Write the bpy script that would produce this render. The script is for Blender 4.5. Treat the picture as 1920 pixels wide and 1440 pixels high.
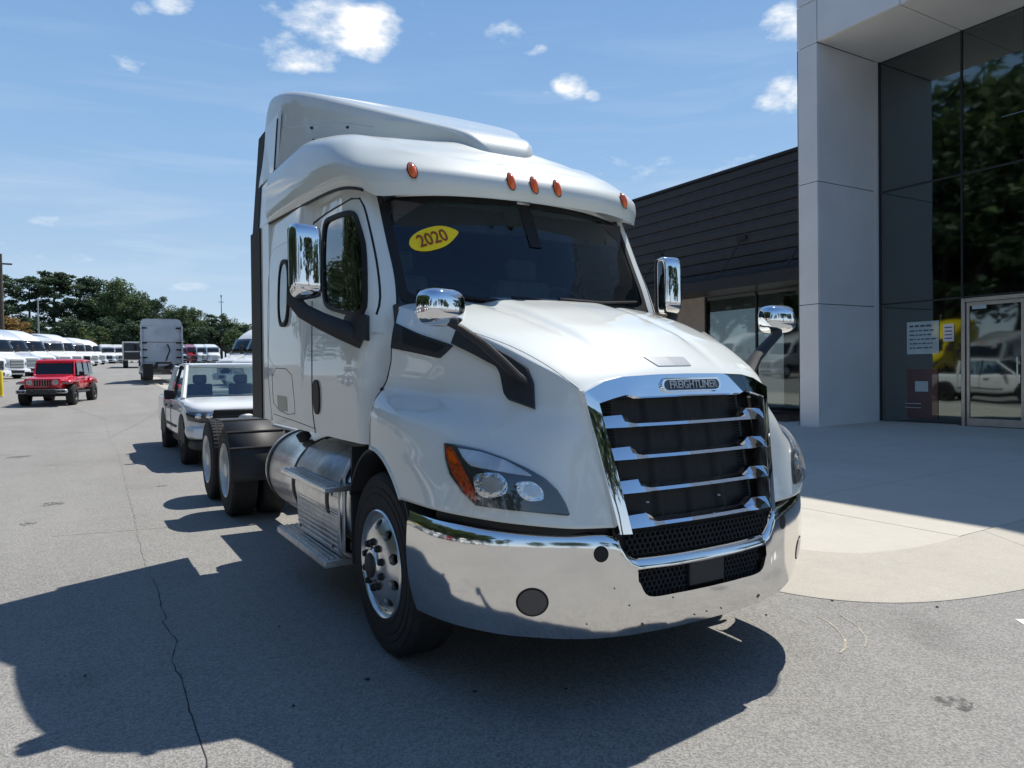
import bpy, bmesh, math, random
import numpy as np
from mathutils import Vector, Matrix
from mathutils.bvhtree import BVHTree
from mathutils.geometry import tessellate_polygon

for o in list(bpy.data.objects): bpy.data.objects.remove(o)
scn = bpy.context.scene
COL = scn.collection
rng = random.Random(7)
PI = math.pi

# ------------------------------------------------------------------ camera, sky, sun, exposure
CAM = (-2.5989, -2.5494, 1.5840); YAW, PITCH, ROLL, FPX = 0.5378254, -0.0174616, -0.0137258, 1362.678
def cam_axes():
    cy, sy, cp, sp = math.cos(YAW), math.sin(YAW), math.cos(PITCH), math.sin(PITCH)
    fwd = Vector((sy*cp, cy*cp, sp)); right = Vector((cy, -sy, 0)); up = right.cross(fwd)
    return (math.cos(ROLL)*right + math.sin(ROLL)*up, -math.sin(ROLL)*right + math.cos(ROLL)*up, fwd)
CR, CU, CF = cam_axes()
cd = bpy.data.cameras.new('camera'); cam = bpy.data.objects.new('camera', cd); COL.objects.link(cam)
M = Matrix((CR, CU, -CF)).transposed().to_4x4(); M.translation = Vector(CAM); cam.matrix_world = M
cd.sensor_width = 36.0; cd.lens = 36.0*FPX/1920.0; cd.clip_end = 4000; cd.clip_start = .05
scn.camera = cam
def ray(px, py): return (CF + CR*((px-960)/FPX) - CU*((py-720)/FPX))

SUNV = Vector((.55, .25, 1.0)).normalized()
SUN_EL = math.asin(SUNV.z); SUN_AZ = math.atan2(SUNV.x, SUNV.y)
w = bpy.data.worlds.new('World'); scn.world = w; w.use_nodes = True
wn, wl = w.node_tree.nodes, w.node_tree.links
wn.clear()
sky = wn.new('ShaderNodeTexSky'); sky.sky_type = 'NISHITA'; sky.sun_disc = False
sky.sun_elevation = SUN_EL; sky.sun_rotation = SUN_AZ
sky.altitude = 100; sky.air_density = 1.0; sky.dust_density = .6; sky.ozone_density = 2.2
def N(nodes, t, **k):
    n = nodes.new(t)
    for a, b in k.items():
        if a == 'inp':
            for i, v in b.items(): n.inputs[i].default_value = v
        else: setattr(n, a, b)
    return n
def mathn(nodes, links, op, a, b=None, clamp=False):
    n = nodes.new('ShaderNodeMath'); n.operation = op; n.use_clamp = clamp
    for i, v in enumerate((a, b)):
        if v is None: continue
        if isinstance(v, (int, float)): n.inputs[i].default_value = v
        else: links.new(v, n.inputs[i])
    return n.outputs[0]
def build_world():
    tc = wn.new('ShaderNodeTexCoord')
    d = tc.outputs['Generated']
    nz = N(wn, 'ShaderNodeTexNoise', inp={'Scale': 13.0, 'Detail': 9.0, 'Roughness': .6})
    mp = N(wn, 'ShaderNodeMapping'); mp.inputs['Scale'].default_value = (1, 1, 2.0)
    wl.new(d, mp.inputs[0]); wl.new(mp.outputs[0], nz.inputs['Vector'])
    # puffs in given directions (px, py, half width, half height in px, density)
    puffs = [(640,52,100,50,1.15),(570,95,70,44,1.0),(545,30,80,24,.45),(690,70,45,40,.7),(330,5,45,22,.8),(245,108,45,26,.45),
             (945,68,42,26,.62),(990,92,30,14,.5),(1068,160,34,26,.66),(1015,180,24,14,.5),(1110,178,16,10,.45),(1050,115,14,10,.4),
             (1470,50,48,42,.8),(1480,175,60,38,.75),(1440,90,30,20,.5),(110,418,46,12,.6),(360,538,48,10,.55),(800,40,22,40,.3),
             (265,12,20,14,.4),(1270,318,190,34,.52),(1130,350,120,18,.4),(60,470,190,20,.16),(1350,30,60,22,.3),(2150,120,160,70,.9),(2500,300,180,60,.9),(-300,200,140,50,.8),(-700,330,200,60,.9)]
    acc = None
    for (px, py, hw, hh, k) in puffs:
        c = ray(px, py).normalized()
        e1 = Vector((0,0,1)).cross(c).normalized(); e2 = c.cross(e1)
        sc = (ray(px+hw, py).normalized()-c).length or .01; sh = (ray(px, py+hh).normalized()-c).length or .01
        def dot(v):
            n = N(wn, 'ShaderNodeVectorMath', operation='DOT_PRODUCT'); n.inputs[1].default_value = v; wl.new(d, n.inputs[0]); return n.outputs['Value']
        a = mathn(wn, wl, 'DIVIDE', dot(e1), sc); b = mathn(wn, wl, 'DIVIDE', dot(e2), sh)
        q = mathn(wn, wl, 'ADD', mathn(wn, wl, 'MULTIPLY', a, a), mathn(wn, wl, 'MULTIPLY', b, b))
        g = mathn(wn, wl, 'SUBTRACT', 1.25, mathn(wn, wl, 'MULTIPLY', q, .62), clamp=True)
        f = mathn(wn, wl, 'GREATER_THAN', dot(c), 0)
        g = mathn(wn, wl, 'MULTIPLY', mathn(wn, wl, 'MULTIPLY', g, f), k)
        acc = g if acc is None else mathn(wn, wl, 'MAXIMUM', acc, g)
    n2 = mathn(wn, wl, 'MULTIPLY', nz.outputs['Fac'], 1.0)
    m = mathn(wn, wl, 'ADD', acc, mathn(wn, wl, 'MULTIPLY', mathn(wn, wl, 'SUBTRACT', n2, .5), 2.8))
    m = mathn(wn, wl, 'MULTIPLY', mathn(wn, wl, 'SUBTRACT', m, .40), 1.5, clamp=True)
    m = mathn(wn, wl, 'MULTIPLY', m, mathn(wn, wl, 'GREATER_THAN', acc, .02))
    # thin wisps, low
    mp2 = N(wn, 'ShaderNodeMapping'); mp2.inputs['Scale'].default_value = (1.0, 1.0, 9.0); wl.new(d, mp2.inputs[0])
    n3 = N(wn, 'ShaderNodeTexNoise', inp={'Scale': 3.0, 'Detail': 7.0, 'Roughness': .6, 'Distortion': .6}); wl.new(mp2.outputs[0], n3.inputs['Vector'])
    ws = mathn(wn, wl, 'MULTIPLY', mathn(wn, wl, 'SUBTRACT', n3.outputs['Fac'], .47), 2.6, clamp=True)
    sp = N(wn, 'ShaderNodeSeparateXYZ'); wl.new(d, sp.inputs[0])
    low = mathn(wn, wl, 'SUBTRACT', .95, mathn(wn, wl, 'MULTIPLY', mathn(wn, wl, 'ABSOLUTE', sp.outputs[2]), 1.9), clamp=True)
    ws = mathn(wn, wl, 'MULTIPLY', mathn(wn, wl, 'MULTIPLY', ws, low), .72)
    m = mathn(wn, wl, 'MAXIMUM', m, ws)
    m = mathn(wn, wl, 'MINIMUM', m, .97)
    mix = N(wn, 'ShaderNodeMix', data_type='RGBA'); wl.new(m, mix.inputs[0])
    # the Nishita sky, evened out towards the clear blue that pales near the horizon
    rp = N(wn, 'ShaderNodeValToRGB'); e = rp.color_ramp.elements; wl.new(mathn(wn, wl, 'ABSOLUTE', sp.outputs[2]), rp.inputs[0])
    for k, (pos, c) in enumerate([(0,(8.2,9.4,10.3)),(.09,(5.9,7.9,10.1)),(.27,(3.6,6.1,9.6)),(.50,(2.1,4.3,8.2)),(1,(.8,1.9,4.7))]):
        el = e[k] if k < 2 else e.new(pos)
        el.position = pos; el.color = (*[q/12 for q in c], 1)
    sg = N(wn, 'ShaderNodeVectorMath', operation='SCALE'); sg.inputs['Scale'].default_value = 16.0; wl.new(rp.outputs[0], sg.inputs[0])
    hs = N(wn, 'ShaderNodeMix', data_type='RGBA'); hs.inputs[0].default_value = .8; wl.new(sky.outputs[0], hs.inputs[6]); wl.new(sg.outputs[0], hs.inputs[7])
    wl.new(hs.outputs[2], mix.inputs[6])
    cr = N(wn, 'ShaderNodeMix', data_type='RGBA'); cr.inputs[6].default_value = (10.0, 11.6, 13.4, 1); cr.inputs[7].default_value = (15.5, 15.6, 15.7, 1)
    wl.new(mathn(wn, wl, 'POWER', m, 1.2), cr.inputs[0])
    wl.new(cr.outputs[2], mix.inputs[7])
    bg = N(wn, 'ShaderNodeBackground'); bg.inputs[1].default_value = .060
    wl.new(mix.outputs[2], bg.inputs[0])
    out = wn.new('ShaderNodeOutputWorld'); wl.new(bg.outputs[0], out.inputs[0])
build_world()
sd = bpy.data.lights.new('sun', 'SUN'); sd.energy = 4.9; sd.angle = math.radians(.5); sd.color = (1, .95, .86)
sun = bpy.data.objects.new('sun', sd); COL.objects.link(sun)
sun.rotation_euler = (-SUNV).to_track_quat('-Z', 'Y').to_euler()
vs = scn.view_settings; vs.view_transform = 'Standard'; vs.look = 'None'; vs.gamma = 1; vs.exposure = 0.22
vs.use_curve_mapping = False

# ------------------------------------------------------------------ materials
MATS = {}
def mat(name, col=(.5,.5,.5), rough=.5, metal=0., coat=0., spec=.5, ior=1.45, noise=None, bump=None, emit=None):
    m = bpy.data.materials.new(name); m.use_nodes = True; MATS[name] = m
    nt = m.node_tree; b = nt.nodes['Principled BSDF']
    b.inputs['Base Color'].default_value = (*col, 1); b.inputs['Roughness'].default_value = rough
    b.inputs['Metallic'].default_value = metal; b.inputs['Coat Weight'].default_value = coat; b.inputs['Coat Roughness'].default_value = .03
    b.inputs['Specular IOR Level'].default_value = spec; b.inputs['IOR'].default_value = ior
    tc = nt.nodes.new('ShaderNodeTexCoord')
    if noise:   # (scale, amount, detail)
        n = N(nt.nodes, 'ShaderNodeTexNoise', inp={'Scale': noise[0], 'Detail': noise[2] if len(noise) > 2 else 4.})
        nt.links.new(tc.outputs['Object'], n.inputs['Vector'])
        mr = N(nt.nodes, 'ShaderNodeMapRange', inp={1: .3, 2: .7, 3: 1-noise[1], 4: 1+noise[1]}); nt.links.new(n.outputs[0], mr.inputs[0])
        mx = N(nt.nodes, 'ShaderNodeVectorMath', operation='SCALE'); mx.inputs[0].default_value = col
        nt.links.new(mr.outputs[0], mx.inputs['Scale']); nt.links.new(mx.outputs[0], b.inputs['Base Color'])
    if bump:    # (scale, strength, distance)
        n = N(nt.nodes, 'ShaderNodeTexNoise', inp={'Scale': bump[0], 'Detail': 4.}); nt.links.new(tc.outputs['Object'], n.inputs['Vector'])
        bp = N(nt.nodes, 'ShaderNodeBump', inp={'Strength': bump[1], 'Distance': bump[2]}); nt.links.new(n.outputs[0], bp.inputs['Height'])
        nt.links.new(bp.outputs[0], b.inputs['Normal'])
    return m
mat('white_paint', (.70,.735,.715), .5, coat=1.0, spec=.12, noise=(1.3,.03), bump=(.9,.12,.01))
mat('white_roof', (.64,.68,.66), .5, coat=.8, spec=.12, noise=(1.6,.05), bump=(.9,.1,.01))
mat('chrome', (.86,.85,.83), .095, metal=1., bump=(2.6,.26,.009))
mat('clean_chrome', (.86,.87,.89), .03, metal=1.)
mat('polished', (.70,.70,.69), .24, metal=.88, noise=(9,.14), bump=(30,.05,.002))
mat('brushed', (.50,.51,.52), .38, metal=.6, noise=(14,.2))
mat('steel_rim', (.60,.61,.60), .32, metal=.35, noise=(7,.12))
mat('rubber', (.017,.017,.018), .78, noise=(22,.3), bump=(60,.25,.004))
mat('black_plastic', (.026,.027,.030), .58, bump=(350,.12,.001), noise=(6,.15))
mat('gasket', (.008,.008,.009), .6, noise=(9,.2))
mat('black_gloss', (.006,.006,.008), .07, coat=.5, noise=(5,.2))
mat('dark_metal', (.03,.03,.032), .6, noise=(9,.35))
mat('mesh_black', (.010,.010,.011), .5, noise=(30,.3))
mat('amber', (.85,.13,.01), .12, coat=1., noise=(40,.12))
mat('amber_deep', (.40,.065,.015), .14, coat=1., noise=(60,.5))
mat('lamp_bezel', (.032,.036,.042), .25, coat=1., noise=(8,.2))
mat('lamp_clear', (.30,.33,.35), .08, metal=.6, coat=1., noise=(30,.2))
mat('lamp_chrome', (.8,.82,.84), .06, metal=1., bump=(28,.8,.02))
mat('interior', (.05,.05,.055), .8, noise=(7,.2))
mat('interior_grey', (.16,.17,.18), .8, noise=(7,.15))
mat('sticker_yellow', (.95,.70,.01), .5, noise=(4,.04))
mat('sticker_brown', (.28,.045,.02), .5, noise=(4,.05))
mat('badge_black', (.012,.016,.03), .2, coat=1., noise=(4,.05))
mat('beige_label', (.50,.47,.40), .6, noise=(5,.05))
mat('red_paint', (.62,.012,.03), .25, coat=1., noise=(3,.06))
mat('grey_paint', (.42,.44,.45), .3, coat=1., noise=(3,.05))
mat('blue_grey_paint', (.50,.53,.58), .35, coat=1., noise=(2,.06))
mat('yellow_paint', (.80,.60,.02), .3, coat=1., noise=(3,.05))
mat('maroon_paint', (.30,.02,.03), .3, coat=1., noise=(3,.06))
mat('dark_paint', (.02,.022,.03), .3, coat=1., noise=(3,.1))
mat('far_white', (.70,.72,.73), .5, coat=.8, spec=.2, noise=(2,.06))
mat('light_lens', (.55,.57,.58), .12, metal=.4, coat=1., noise=(12,.2))
mat('aluminium_panel', (.72,.73,.76), .42, metal=.15, coat=.0, noise=(1.2,.04))
mat('white_soffit', (.70,.69,.67), .6, noise=(1.2,.04))
mat('cladding', (.040,.040,.047), .5, metal=.2, noise=(3,.12))
mat('dark_trim', (.02,.021,.026), .4, noise=(3,.1))
mat('beige_wall', (.36,.31,.27), .85, noise=(5,.08), bump=(40,.2,.004))
mat('alu_frame', (.42,.42,.42), .35, metal=.8, noise=(6,.08))
mat('poster_pale', (.40,.50,.52), .3, coat=1., noise=(4,.08))
mat('poster_red', (.07,.02,.025), .3, coat=1., noise=(4,.08))
mat('poster_white', (.62,.64,.70), .4, coat=1., noise=(4,.04))
mat('print_dark', (.05,.07,.10), .5, noise=(4,.04))
mat('print_blue', (.12,.12,.35), .5, noise=(4,.04))
mat('bark', (.10,.075,.055), .9, noise=(6,.35), bump=(14,.6,.05))
mat('wood_pole', (.12,.10,.08), .9, noise=(6,.25))
mat('mulch', (.12,.075,.05), .95, noise=(18,.5), bump=(30,.9,.05))
mat('line_paint', (.74,.74,.72), .6, noise=(14,.12))
mat('crack_fill', (.035,.035,.038), .9, noise=(40,.3))
mat('dirt_grey', (.12,.115,.105), .9, noise=(30,.3))
mat('scuff', (.34,.31,.26), .9, noise=(30,.3))
mat('dirt_brown', (.20,.12,.07), .7, noise=(40,.4))
def leafmat(name, c1, c2):
    m = bpy.data.materials.new(name); m.use_nodes = True; MATS[name] = m; nt = m.node_tree; b = nt.nodes['Principled BSDF']
    oi = nt.nodes.new('ShaderNodeNewGeometry'); mx = N(nt.nodes, 'ShaderNodeMix', data_type='RGBA')
    mx.inputs[6].default_value = (*c1, 1); mx.inputs[7].default_value = (*c2, 1)
    nt.links.new(oi.outputs['Random Per Island'], mx.inputs[0]); nt.links.new(mx.outputs[2], b.inputs['Base Color'])
    b.inputs['Roughness'].default_value = .65
    tr = nt.nodes.new('ShaderNodeBsdfTranslucent'); nt.links.new(mx.outputs[2], tr.inputs[0])
    ms = N(nt.nodes, 'ShaderNodeMixShader', inp={0: .3}); nt.links.new(b.outputs[0], ms.inputs[1]); nt.links.new(tr.outputs[0], ms.inputs[2])
    nt.links.new(ms.outputs[0], nt.nodes['Material Output'].inputs[0])
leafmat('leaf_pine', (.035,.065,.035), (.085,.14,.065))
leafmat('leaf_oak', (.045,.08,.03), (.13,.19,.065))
leafmat('leaf_light', (.07,.11,.03), (.15,.19,.06))
leafmat('leaf_autumn', (.20,.11,.03), (.34,.22,.06))
# glass: tinted, see-through, mirrors by Fresnel
def glass(name, tint, refl, rough=.02, wav=0., gcol=(.92,.96,1)):
    m = bpy.data.materials.new(name); m.use_nodes = True; MATS[name] = m; nt = m.node_tree; nt.nodes.remove(nt.nodes['Principled BSDF'])
    t = N(nt.nodes, 'ShaderNodeBsdfTransparent'); t.inputs[0].default_value = (*tint, 1)
    g = N(nt.nodes, 'ShaderNodeBsdfGlossy'); g.inputs['Roughness'].default_value = rough; g.inputs[0].default_value = (*gcol, 1)
    ge = nt.nodes.new('ShaderNodeNewGeometry'); dt = N(nt.nodes, 'ShaderNodeVectorMath', operation='DOT_PRODUCT'); nt.links.new(ge.outputs['Incoming'], dt.inputs[0]); nt.links.new(ge.outputs['Normal'], dt.inputs[1])
    om = mathn(nt.nodes, nt.links, 'SUBTRACT', 1.0, mathn(nt.nodes, nt.links, 'ABSOLUTE', dt.outputs['Value']), clamp=True)
    fr = mathn(nt.nodes, nt.links, 'ADD', .04, mathn(nt.nodes, nt.links, 'MULTIPLY', mathn(nt.nodes, nt.links, 'POWER', om, 5.0), .96))
    if wav:
        tc = nt.nodes.new('ShaderNodeTexCoord'); n = N(nt.nodes, 'ShaderNodeTexNoise', inp={'Scale': 1.1, 'Detail': 1.}); nt.links.new(tc.outputs['Object'], n.inputs[0])
        bp = N(nt.nodes, 'ShaderNodeBump', inp={'Strength': wav, 'Distance': .01}); nt.links.new(n.outputs[0], bp.inputs['Height'])
        nt.links.new(bp.outputs[0], g.inputs['Normal'])
    k = mathn(nt.nodes, nt.links, 'ADD', mathn(nt.nodes, nt.links, 'MULTIPLY', fr, 1-refl), refl, clamp=True)
    ms = N(nt.nodes, 'ShaderNodeMixShader'); nt.links.new(k, ms.inputs[0]); nt.links.new(t.outputs[0], ms.inputs[1]); nt.links.new(g.outputs[0], ms.inputs[2])
    nt.links.new(ms.outputs[0], nt.nodes['Material Output'].inputs[0])
glass('windshield_glass', (.50,.62,.66), .02)
glass('clear_lens', (.93,.93,.93), .02)
glass('side_glass', (.30,.36,.38), .10)
glass('showroom_glass', (.14,.17,.18), .16, .03, .25, (.74,.84,.84))
glass('car_glass', (.84,.90,.90), .05)

def stain_mat(name, col, k):
    m = mat(name, col, .8); nt = m.node_tree; b = nt.nodes['Principled BSDF']; tc = nt.nodes.new('ShaderNodeTexCoord')
    n = N(nt.nodes, 'ShaderNodeTexNoise', inp={'Scale': 26., 'Detail': 5.}); nt.links.new(tc.outputs['Object'], n.inputs[0])
    a = mathn(nt.nodes, nt.links, 'MULTIPLY', mathn(nt.nodes, nt.links, 'SUBTRACT', n.outputs[0], .42), k, clamp=True); nt.links.new(a, b.inputs['Alpha'])
stain_mat('oil_dark', (.09,.085,.08), 3.5)
def ground_mat(name, base, var, speck, specks_scale, bumpd, stain=0.):
    m = bpy.data.materials.new(name); m.use_nodes = True; MATS[name] = m; nt = m.node_tree; b = nt.nodes['Principled BSDF']; L = nt.links
    tc = nt.nodes.new('ShaderNodeTexCoord'); co = tc.outputs['Object']
    n1 = N(nt.nodes, 'ShaderNodeTexNoise', inp={'Scale': .35, 'Detail': 6., 'Roughness': .6}); L.new(co, n1.inputs[0])
    n2 = N(nt.nodes, 'ShaderNodeTexNoise', inp={'Scale': 5., 'Detail': 6., 'Roughness': .65}); L.new(co, n2.inputs[0])
    v = N(nt.nodes, 'ShaderNodeTexVoronoi', inp={'Scale': specks_scale}); L.new(co, v.inputs['Vector'])
    sp = N(nt.nodes, 'ShaderNodeSeparateColor'); L.new(v.outputs['Color'], sp.inputs[0])
    a = mathn(nt.nodes, L, 'MULTIPLY', mathn(nt.nodes, L, 'SUBTRACT', n1.outputs[0], .5), var*3)
    c = mathn(nt.nodes, L, 'MULTIPLY', mathn(nt.nodes, L, 'SUBTRACT', n2.outputs[0], .5), var*1.6)
    s = mathn(nt.nodes, L, 'MULTIPLY', mathn(nt.nodes, L, 'SUBTRACT', sp.outputs[0], .5), speck)
    t = mathn(nt.nodes, L, 'ADD', mathn(nt.nodes, L, 'ADD', a, c), mathn(nt.nodes, L, 'ADD', s, 1.0))
    if stain:
        mpp = N(nt.nodes, 'ShaderNodeMapping'); mpp.inputs['Scale'].default_value = (1.0, .07, 1); L.new(co, mpp.inputs[0])
        n5 = N(nt.nodes, 'ShaderNodeTexNoise', inp={'Scale': 1.3, 'Detail': 4.}); L.new(mpp.outputs[0], n5.inputs[0])
        t = mathn(nt.nodes, L, 'ADD', t, mathn(nt.nodes, L, 'MULTIPLY', mathn(nt.nodes, L, 'SUBTRACT', n5.outputs[0], .5), stain*.9))
        n4 = N(nt.nodes, 'ShaderNodeTexNoise', inp={'Scale': .9, 'Detail': 3., 'Roughness': .5, 'Distortion': .5}); L.new(co, n4.inputs[0])
        st = mathn(nt.nodes, L, 'MULTIPLY', mathn(nt.nodes, L, 'SUBTRACT', n4.outputs[0], .60), 4., clamp=True)
        t = mathn(nt.nodes, L, 'MULTIPLY', t, mathn(nt.nodes, L, 'SUBTRACT', 1.0, mathn(nt.nodes, L, 'MULTIPLY', st, stain)))
    sc = N(nt.nodes, 'ShaderNodeVectorMath', operation='SCALE'); sc.inputs[0].default_value = base; L.new(t, sc.inputs['Scale'])
    L.new(sc.outputs[0], b.inputs['Base Color']); b.inputs['Roughness'].default_value = .9; b.inputs['Specular IOR Level'].default_value = .25
    bp = N(nt.nodes, 'ShaderNodeBump', inp={'Strength': .6, 'Distance': bumpd}); L.new(v.outputs['Distance'], bp.inputs['Height']); L.new(bp.outputs[0], b.inputs['Normal'])
ground_mat('asphalt', (.252,.245,.232), .13, .58, 110, .006, .25)
ground_mat('concrete', (.50,.47,.41), .09, .12, 210, .002, .08)
ground_mat('gutter_concrete', (.44,.41,.355), .13, .2, 160, .003, .12)
ground_mat('lawn', (.06,.075,.03), .2, .8, 8, .02)

# ------------------------------------------------------------------ building blocks
def obj(name, verts, faces, m, parent=None, smooth=35, solid=None, bevel=None, loc=None):
    me = bpy.data.meshes.new(name); me.from_pydata([tuple(v) for v in verts], [], faces); me.update()
    if smooth:
        me.polygons.foreach_set('use_smooth', [True]*len(me.polygons)); me.set_sharp_from_angle(angle=math.radians(smooth))
    me.materials.append(MATS[m])
    o = bpy.data.objects.new(name, me); COL.objects.link(o)
    if parent: o.parent = parent
    if loc: o.location = loc
    if solid:
        md = o.modifiers.new('solid', 'SOLIDIFY'); md.thickness = solid; md.offset = -1
    if bevel:
        md = o.modifiers.new('bevel', 'BEVEL'); md.width = bevel; md.segments = 2; md.limit_method = 'ANGLE'
    return o
def thing(name, label, cat, loc=(0,0,0), rz=0., group=None, scale=1.):
    o = bpy.data.objects.new(name, None); COL.objects.link(o); o.location = loc; o.rotation_euler = (0,0,rz); o.scale = (scale,)*3
    o['label'] = label; o['category'] = cat
    if group: o['group'] = group
    return o
def tag(o, label, cat, group=None):
    o['label'] = label; o['category'] = cat
    if group: o['group'] = group
    return o
def kind(o, k): o['kind'] = k; return o
class MB:
    def __init__(s): s.v = []; s.f = []
    def add(s, vs, fs):
        n = len(s.v); s.v += [tuple(v) for v in vs]; s.f += [tuple(i+n for i in f) for f in fs]; return s
    def box(s, x0, x1, y0, y1, z0, z1):
        if x0 > x1: x0, x1 = x1, x0
        if y0 > y1: y0, y1 = y1, y0
        return s.add([(x0,y0,z0),(x1,y0,z0),(x1,y1,z0),(x0,y1,z0),(x0,y0,z1),(x1,y0,z1),(x1,y1,z1),(x0,y1,z1)],
                     [(0,3,2,1),(4,5,6,7),(0,1,5,4),(1,2,6,5),(2,3,7,6),(3,0,4,7)])
    def tube(s, pts, r, n=10, cap=True, flat=1.):
        pts = [Vector(p) for p in pts]; rs = r if isinstance(r, (list, tuple)) else [r]*len(pts)
        rings = []; up = None
        for i, p in enumerate(pts):
            t = (pts[min(i+1, len(pts)-1)]-pts[max(i-1, 0)]).normalized()
            a = t.cross(Vector((0,0,1)) if abs(t.z) < .95 else Vector((0,1,0))).normalized() if up is None else (up - t*up.dot(t)).normalized()
            up = a; b = t.cross(a)
            rings.append([p + a*math.cos(q)*rs[i] + b*math.sin(q)*rs[i]*flat for q in [2*PI*k/n for k in range(n)]])
        vs = [v for r_ in rings for v in r_]; fs = []
        for i in range(len(pts)-1):
            for k in range(n): fs.append((i*n+k, i*n+(k+1)%n, (i+1)*n+(k+1)%n, (i+1)*n+k))
        if cap: fs += [tuple(range(n))[::-1], tuple((len(pts)-1)*n+k for k in range(n))]
        return s.add(vs, fs)
    def lathe_x(s, prof, c, n=48, sgn=1, arc=(0, 2*PI)):
        """prof: (x offset, radius) turned round an axis along X through c"""
        full = abs(arc[1]-arc[0]-2*PI) < 1e-6; m = n if full else n+1
        vs = []
        for (dx, r) in prof:
            for k in range(m):
                a = arc[0]+(arc[1]-arc[0])*k/n
                vs.append((c[0]+dx*sgn, c[1]+r*math.cos(a), c[2]+r*math.sin(a)))
        fs = []
        for i in range(len(prof)-1):
            for k in range(n):
                k2 = (k+1) % m; f = (i*m+k, i*m+k2, (i+1)*m+k2, (i+1)*m+k)
                fs.append(f if sgn < 0 else f[::-1])
        return s.add(vs, fs)
    def lathe_z(s, prof, c, n=16):
        vs = [(c[0]+r*math.cos(2*PI*k/n), c[1]+r*math.sin(2*PI*k/n), c[2]+z) for (r, z) in prof for k in range(n)]
        fs = [(i*n+k, i*n+(k+1)%n, (i+1)*n+(k+1)%n, (i+1)*n+k) for i in range(len(prof)-1) for k in range(n)]
        return s.add(vs, fs)
    def prism(s, poly, f0, f1):
        """poly: 2D points; f0,f1 map (u,v) -> 3D on both faces"""
        n = len(poly); a = [f0(*p) for p in poly]; b = [f1(*p) for p in poly]
        tris = tessellate_polygon([[Vector((p[0], p[1], 0)) for p in poly]])
        return s.add(list(a)+list(b), [tuple(t) for t in tris] + [tuple(i+n for i in t[::-1]) for t in tris] +
                     [(i, i+n, (i+1)%n+n, (i+1)%n) for i in range(n)])
    def fix(s):
        bm = bmesh.new(); me = bpy.data.meshes.new('tmp'); me.from_pydata(s.v, [], s.f); bm.from_mesh(me)
        bmesh.ops.remove_doubles(bm, verts=bm.verts, dist=1e-6); bmesh.ops.recalc_face_normals(bm, faces=bm.faces)
        bm.verts.index_update(); s.v = [tuple(v.co) for v in bm.verts]; s.f = [tuple(v.index for v in f.verts) for f in bm.faces]
        bm.free(); bpy.data.meshes.remove(me); return s
    def build(s, name, m, parent=None, **k): return obj(name, s.v, s.f, m, parent, **k)
def cr_axis(A, n):
    """Catmull-Rom along axis 0"""
    A = np.asarray(A, float); P = np.concatenate([[2*A[0]-A[1]], A, [2*A[-1]-A[-2]]]); out = []
    for i in range(len(A)-1):
        p0, p1, p2, p3 = P[i], P[i+1], P[i+2], P[i+3]
        for k in range(n):
            t = k/n
            out.append(.5*((2*p1)+(-p0+p2)*t+(2*p0-5*p1+4*p2-p3)*t*t+(-p0+3*p1-3*p2+p3)*t**3))
    out.append(A[-1]); return np.array(out)
def crsurf(net, nu, nv):
    A = np.asarray(net, float); A = cr_axis(A, nv); A = cr_axis(A.transpose(1,0,2), nu).transpose(1,0,2); return A
def gridmesh(G, flip=False, keep=None):
    R, C = G.shape[:2]; vs = [tuple(p) for p in G.reshape(-1, 3)]; fs = []
    for i in range(R-1):
        for j in range(C-1):
            if keep and not keep((G[i,j]+G[i+1,j+1])/2): continue
            f = (i*C+j, i*C+j+1, (i+1)*C+j+1, (i+1)*C+j); fs.append(f[::-1] if flip else f)
    return vs, fs
def mirror(vs, fs): return [(-v[0], v[1], v[2]) for v in vs], [f[::-1] for f in fs]
def inpoly(p, poly):
    x, y = p; c = False; j = len(poly)-1
    for i in range(len(poly)):
        xi, yi = poly[i]; xj, yj = poly[j]
        if (yi > y) != (yj > y) and x < (xj-xi)*(y-yi)/(yj-yi)+xi: c = not c
        j = i
    return c
def resample(pts, n, closed=False):
    P = [Vector(p) for p in pts]; 
    if closed: P = P+[P[0]]
    d = [0]
    for a, b in zip(P, P[1:]): d.append(d[-1]+(b-a).length)
    out = []
    m = n if closed else n-1
    for k in range(n):
        t = d[-1]*k/m; i = 0
        while i < len(d)-2 and d[i+1] < t: i += 1
        s = (t-d[i])/max(d[i+1]-d[i], 1e-9); out.append(P[i].lerp(P[i+1], s))
    return out
def roundpoly(pts, r=.25, n=4):
    """round the corners of a closed 2D/3D polygon: r = share of the edge"""
    P = [Vector(p) for p in pts]; out = []
    for i, p in enumerate(P):
        a = p.lerp(P[i-1], min(r, .49)); b = p.lerp(P[(i+1) % len(P)], min(r, .49))
        for k in range(n+1):
            t = k/n; out.append(a.lerp(p, t).lerp(p.lerp(b, t), t))
    return out
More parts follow.
